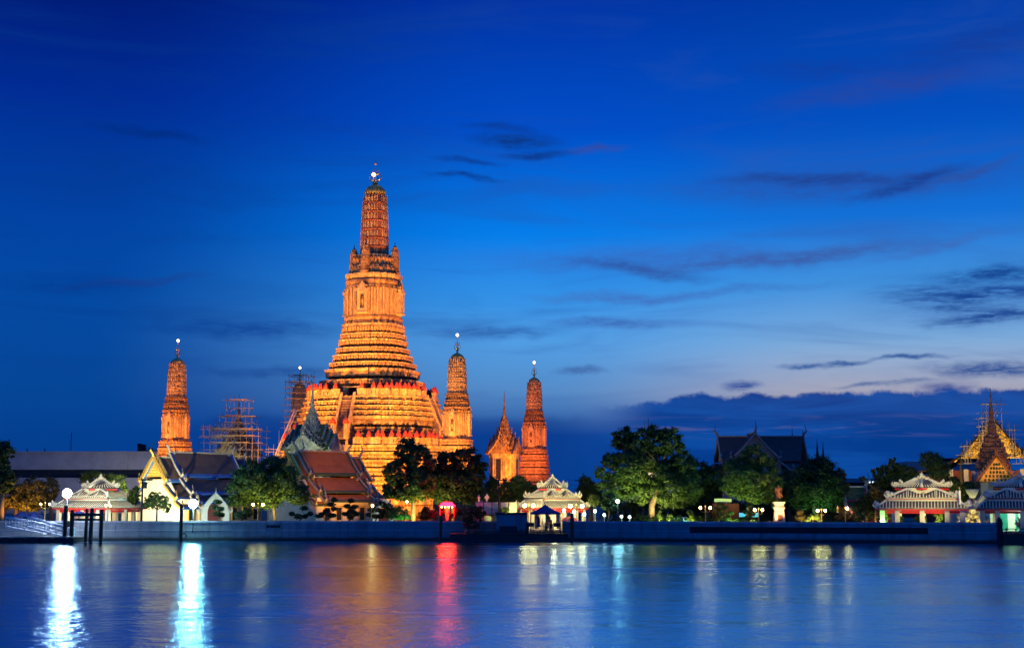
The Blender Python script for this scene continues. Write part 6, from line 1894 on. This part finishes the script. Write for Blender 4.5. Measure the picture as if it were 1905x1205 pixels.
YB = WY(1450) + 4
t = thing('monument', 'bronze standing man in robe with sword on a tall white pedestal', 'monument', (X(1449, YB), YB, GZ))
zp = Z(933, YB) - GZ; u = 1
mb = MB(); w = .55
sq = [(-1, -1), (1, -1), (1, 1), (-1, 1)]
mb.rings(sq, [(0, w * 2.2), (.35, w * 2.2), (.36, w * 1.9), (.6, w * 1.9), (.8, w * 1.5), (1.0, w * 1.35), (zp * .72, w * 1.05), (zp * .76, w * 1.25), (zp * .82, w * 1.28), (zp * .84, w * 1.05), (zp * .93, w * 1.05), (zp * .95, w * 1.3), (zp, w * 1.32)])
mb.build('pedestal', M['white'], t)
mb = MB(); mb.box(-.3, .3, -w * 1.32, -w * 1.02, zp * .35, zp * .55); mb.build('plaque', M['bronze'], t)
H = Z(901, YB) - GZ - zp; s = H / 1.8
bz = lambda p: (p[0] * s, p[1] * s, zp + p[2] * s) + ((tuple(c * s for c in p[3]) if isinstance(p[3], tuple) else p[3] * s),)
P = [(0, 0, .95, (.19, .15)), (0, -.02, 1.18, (.18, .14)), (0, -.01, 1.42, (.22, .14)), (0, -.01, 1.52, .075), (0, -.03, 1.65, (.095, .11)), (0, -.02, 1.76, (.075, .085)),
     (-.1, 0, .85, .15), (-.12, 0, .5, .11), (-.12, .02, .1, .07), (-.13, -.14, .05, .05),
     (.1, 0, .85, .15), (.13, -.03, .5, .11), (.15, -.03, .1, .07), (.17, -.18, .05, .05),
     (-.25, 0, 1.43, .085), (-.33, .03, 1.15, .07), (-.3, -.1, .9, .055), (-.3, -.15, .82, .045),
     (.25, 0, 1.43, .085), (.36, -.02, 1.16, .07), (.22, -.2, 1.02, .055), (.16, -.24, 1.0, .045)]
Ed = [(0, 1), (1, 2), (2, 3), (3, 4), (4, 5), (0, 6), (6, 7), (7, 8), (8, 9), (0, 10), (10, 11), (11, 12), (12, 13), (2, 14), (14, 15), (15, 16), (16, 17), (2, 18), (18, 19), (19, 20), (20, 21)]
skinned('figure', [bz(p) for p in P], Ed, M['bronze'], t)
mb = MB(); mb.tube([bz((.14, -.26, 1.02, 0))[:3], bz((.42, -.12, .45, 0))[:3]], [.06, .03], 6); mb.build('sword', M['bronze'], t)
mb = MB()
mb.loft([[bz((r * math.cos(2 * PI * k / 14), r * .75 * math.sin(2 * PI * k / 14), z, 0))[:3] for k in range(14)] for r, z in ((.30, .42), (.29, .45), (.25, .8), (.22, 1.05), (.245, 1.32), (.22, 1.44))]); mb.build('robe', M['bronze'], t)
mb = MB(); mb.box(-.5 * s, .5 * s, -.35 * s, .35 * s, zp + .002, zp + .04 * s); mb.build('plinth', M['bronze'], t)
for px, lab in ((1449.5, 'small dark statue at the foot of the white pedestal'), (1470, 'small dark statue on an ochre base right of the white pedestal'), (1431, 'dim small statue on a base left of the white pedestal')):
    yy = YB - 1.9
    q = guardian(lab, px, 952, 964, yy, 'bronze')
    q.location.z = GZ + .62
    mb = MB(); mb.rings(sq, [(-.62, .62), (-.4, .62), (-.3, .5), (-.02, .36)]); mb.build('plinth', M['brick_gold'], q)

# long white sign board and red panels behind the garden
YQ = 208
t = thing('sign_board', 'long pale board above a dark red wall right of the banyan', 'board', (X(1345, YQ), YQ, GZ))
MB().box(X(1329, YQ) - X(1345, YQ), X(1361, YQ) - X(1345, YQ), -.1, 0, Z(933, YQ) - GZ, Z(927, YQ) - GZ).build('panel', M['white'], t)
for px in (1332, 1358): MB().box(X(px, YQ) - X(1345, YQ) - .06, X(px, YQ) - X(1345, YQ) + .06, .002, .1, 0, Z(928, YQ) - GZ).build('post', M['doorred'], t)
t = thing('garden_wall', 'dark red garden wall with lit doorways behind the twin globe lamps', 'wall', (X(1345, YQ + 1), YQ + 1, GZ))
MB().box(X(1325, YQ) - X(1345, YQ), X(1375, YQ) - X(1345, YQ), 0, .4, 0, Z(936, YQ) - GZ).build('panel', M['doorred'], t)
t = thing('parked_van', 'pale van with teal-lit glass half hidden behind the hedge', 'van', (X(1262, 211), 211, GZ))
mb = MB(); mb.loft([[(-2.2, -.9, z0), (2.2, -.9, z0), (2.2, .9, z0), (-2.2, .9, z0)] for z0 in (.4, .45, 1.0)] + [[(-2.2, -.85, 1.05), (2.0, -.85, 1.05), (2.0, .85, 1.05), (-2.2, .85, 1.05)], [(-2.1, -.75, 1.75), (1.2, -.75, 1.75), (1.2, .75, 1.75), (-2.1, .75, 1.75)]]); mb.build('body', M['greysteel'], t)
mb = MB(); mb.slab([(-1.9, -.86, 1.15), (-.2, -.86, 1.15), (-.2, -.8, 1.65), (-1.9, -.8, 1.65)], (0, -.02, 0)); mb.slab([(0, -.86, 1.15), (1.6, -.86, 1.15), (1.1, -.8, 1.65), (0, -.8, 1.65)], (0, -.02, 0)); mb.build('window', E_['tealwin'], t)
for x in (-1.4, 1.4):
    mb = MB(Matrix.Translation((x, -.92, .36)) @ Matrix.Rotation(PI / 2, 4, 'X')); mb.lathe([(.2, -.1), (.36, -.1), (.36, .1), (.2, .1)], 14); mb.build('wheel', M['dark'], t)
for i, (px, lab) in enumerate(((1376, 'teal-lit kiosk window left of the olive trunk'), (1398, 'wider teal-lit kiosk window right of the olive trunk'))):
    t = thing('market_kiosk', lab, 'kiosk', (X(px, 214), 214, GZ), 0, 'lit kiosks behind the garden')
    MB().box(-1.2, 1.2, 0, 1.5, 0, 2.9).build('cabin', M['dark'], t)
    MB().box(-1.0, 1.0, -.05, -.002, 1.75, 2.35).build('window', E_['tealwin'], t)
    MB().box(-1.5, 1.5, -.6, 1.6, 2.902, 3.05).build('roof', M['dark'], t)
# rockery with lit stone basin left of the curved wall
YK = 204
t = thing('rockery', 'ochre rockery lit bright from within left of the curved wall', 'rockery', (X(1803, YK), YK, GZ))
mb = MB(); rs = random.Random(4)
for k in range(26):
    x, z = rs.uniform(-1.9, 2.4), rs.uniform(0, 1)
    c = (x, rs.uniform(-.8, .8), z * (3.6 - abs(x) * .7)); r = rs.uniform(.35, .75)
    polys = []
    for i in range(6):
        a = -PI / 2 + PI * (i + .02) / 5.04
        polys.append([(c[0] + r * rs.uniform(.8, 1.2) * math.cos(a) * math.cos(2 * PI * j / 8), c[1] + r * rs.uniform(.8, 1.2) * math.cos(a) * math.sin(2 * PI * j / 8), c[2] + r * .8 * math.sin(a)) for j in range(8)])
    mb.loft(polys)
mb.build('boulder', M['rock'], t)
light('SPOT', (X(1806, YK), YK - 3.2, GZ + .3), 700, (1, .8, .25), .2, (X(1804, YK), YK, GZ + 2.2), 90)
t = thing('stone_basin', 'white stone basin glowing on top of the rockery', 'basin', (X(1806, YK), YK - .9, Z(926, YK)))
MB().lathe([(.25, 0), (.4, .1), (.75, .7), (.95, 1.15), (.95, 1.25), (.8, 1.25), (.7, 1.1)], 14).build('bowl', M['white'], t)
light('SPOT', (X(1806, YK), YK - 2.6, GZ + 1.5), 260, (1, 1, .6), .15, (X(1806, YK), YK - .9, Z(921, YK)), 60)
t = thing('antler_rock', 'amber branch-like rock standing before the right pavilion column', 'rock', (X(1893, 190), 189.6, GZ))
mb = MB()
for p in ([(0, 0, 0), (.1, 0, .8), (-.25, 0, 1.3), (-.55, 0, 1.75)], [(.1, 0, .7), (.2, 0, 1.3), (-.05, 0, 1.8), (-.35, 0, 2.1)], [(.1, 0, .9), (-.3, 0, 1.1), (-.6, 0, 1.3)]): mb.tube(p, [.28, .24, .14, .04][:len(p)], 7)
mb.build('branch', M['rock'], t)

# ------------------------------------------------------------------ floodlighting of the temple
ORANGE = (1, .298, .038)
RED = (1, .33, .09)
def wp(px, py, Y): return tuple(at(px, py, Y))
cx, cy = cp.location.x, cp.location.y
PW = 1.12
for dx, dy, z, tz, e, ang in ((-30, -32, 4, 24, 110e3, 70), (14, -42, 4, 24, 120e3, 70), (40, -24, 4, 26, 90e3, 70),
                              (-26, -34, 4, 50, 190e3, 40), (12, -40, 4, 50, 190e3, 40), (34, -20, 4, 54, 110e3, 42), (6, -38, 2.5, 8, 40e3, 75)):
    light('SPOT', (cx + dx, cy + dy, GZ + z), e * PW, ORANGE, .5, (cx, cy, GZ + tz), ang, .7)
for k, (loc, o) in PR.items():
    e = {'FL': 42e3, 'FR': 50e3, 'BL': 9e3, 'BR': 26e3}[k]
    col = {'FL': (1, .27, .04), 'FR': (1, .31, .045), 'BL': (1, .26, .05), 'BR': (1, .19, .035)}[k]
    for dx, dy, tz, f in ((-9, -13, 23, 1), (8, -14, 27, 1), (0, -16, 31, .8)):
        light('SPOT', (loc[0] + dx, loc[1] + dy, GZ + 3), e * f, col, .4, (loc[0], loc[1], tz), 75, .8)
# orange shrine, green shrine, caged shrine
for px, Y, e, col, dx in ((938, 297, 9.5e3, (1, .235, .01), 6), (578, 272, 5200, (.85, 1, .72), 0), (440, 308, 2600, (1, .75, .25), -6)):
    light('SPOT', (X(px, Y) + dx, Y - 13, GZ + 6), e, col, .3, (X(px, Y), Y, GZ + 16), 80, .8)
# hall gable washed white-gold, orange roof of the second hall
light('SPOT', (X(272, 214), 214, GZ + 1.0), 50000, (1, .84, .46), .3, (X(288, 230), 231, 8.5), 80, .8)
light('SPOT', (X(655, 214), 212, GZ + 2), 30000, (1, .34, .03), .3, (X(622, 240), 240, 9.5), 36, .7)
light('POINT', (X(640, 222), 222.5, GZ + 1.5), 260, (.75, .95, 1), .3)
light('SPOT', (X(715, 216), 216, GZ + .6), 700, (.7, .95, 1), .2, (X(716, 222), 223, GZ + 3), 90)
light('SPOT', (X(398, 211), 211, GZ + .6), 1500, (.8, .95, 1), .2, (X(401, 217), 217.5, GZ + 3.4), 80)
# trees lit from the garden
for px, py, Y, e, col in ((500, 955, 206, 300, (1, .85, .2)), (470, 955, 206, 200, (1, .85, .2)), (540, 950, 207, 150, (1, .8, .2)), (772, 957, 205, 420, (1, .8, .2)), (806, 948, 208, 260, (.95, .85, .2)), (830, 930, 209, 160, (1, .6, .15)),
                          (1192, 958, 206, 520, (.9, .9, .25)), (1222, 950, 207, 420, (1, .8, .35)), (1135, 945, 206, 180, (.3, 1, .5)), (1395, 962, 201, 520, (.95, .9, .25)), (1370, 955, 203, 260, (.7, 1, .3)),
                          (1500, 958, 203, 60, (.4, 1, .4)), (1513, 966, 193.5, 500, (1, .75, .25)), (30, 955, 212, 420, (1, .42, .05)), (62, 948, 212, 350, (1, .6, .1)),
                          (1530, 955, 202, 170, (.3, 1, .35)),
                          (1628, 950, 199, 50, (1, .6, .1)), (1755, 925, 203, 90, (.8, .9, .2))):
    p = at(px, py, Y); light('SPOT', (p.x, p.y - .6, GZ + .35), e * (9.5 if e > 150 else 6), col, .15, (p.x, p.y + .9, GZ + 4), 120, .9, name='garden_light')
# pavilions
for o, es in ((PVL[0], 2.1), (PVL[1], .1), (PVL[2], 1.9), (PVL[3], 2.2)):
    x, y, _ = o.location
    light('POINT', (x, y + .5, GZ + 2.0), (520 if es < 2.15 else 330) * es, (1, .78, .4), .3)
    for dx in (-3.6, 0, 3.6):
        light('SPOT', (x + dx, y - 5.45, 1.9), 170 * es, (1, .82, .46), .15, (x + dx, y - 4.2, 3.5), 125, .8)  # unseen spots added to brighten the columns
    for dx in (-4.5, 4.5):
        light('SPOT', (x + dx, y - 15, 9.5), 2600 * es, (1, .78, .3), .2, (x + dx * .3, y, GZ + 4.9), 50, .8)  # unseen spots placed over the river to light the roofs
x, y, _ = PVL[1].location
light('SPOT', (x - .5, y + .5, GZ + 2.6), 900, (.5, 1, .9), .2, (x - .5, y + 4.5, GZ + 1.2), 110)
# statue, red hall, gate
light('SPOT', (X(1440, 190), WY(1440) + .8, GZ + .8), 2600, (1, .62, .25), .1, (X(1449, YB), YB, GZ + 4.2), 60)
light('SPOT', (X(1812, 228), 224, 8), 2200, (1, .42, .06), .3, (X(1851, 236), 236, 16), 60)  # unseen spots put in mid-air to light the spire
light('SPOT', (X(1896, 228), 224, 9), 1500, (1, .4, .06), .3, (X(1851, 236), 236, 16), 60)
light('SPOT', (X(1870, 240), 244, GZ + 8), 9000, (1, .6, .12), .3, (X(1850, YO), YO, 19), 100)
light('SPOT', (X(1790, 240), 244, GZ + 6), 5000, (1, .6, .15), .3, (X(1810, YO), YO, 17), 90)
light('SPOT', (X(1852, 222), 219, GZ + 1.5), 700, (.9, .9, .15), .3, (X(1856, 229), 230, 11), 80)
light('POINT', (X(1585, 212), 211.5, GZ + 1.2), 120, (1, .3, .3), .2)
# unseen spots on the office block and the spire base behind the banyan
light('SPOT', (X(230, 400), 396, GZ + 3), 9000, (.9, .8, .7), .5, (X(180, 420), 420, 16), 120)
light('SPOT', (X(1190, 250), 252, GZ + 4), 9000, (1, .7, .35), .3, (X(1205, 264), 264, 13), 70)
# unseen lights added to brighten the scaffolds
light('SPOT', (X(400, 290), 288, GZ + 8), 3600, (1, .85, .42), .3, (X(440, 301), 302, 17), 75, .8)
light('SPOT', (X(545, 320), 320, GZ + 12), 5200, (1, .5, .12), .3, (X(553, 333), 334, 24), 75, .8)
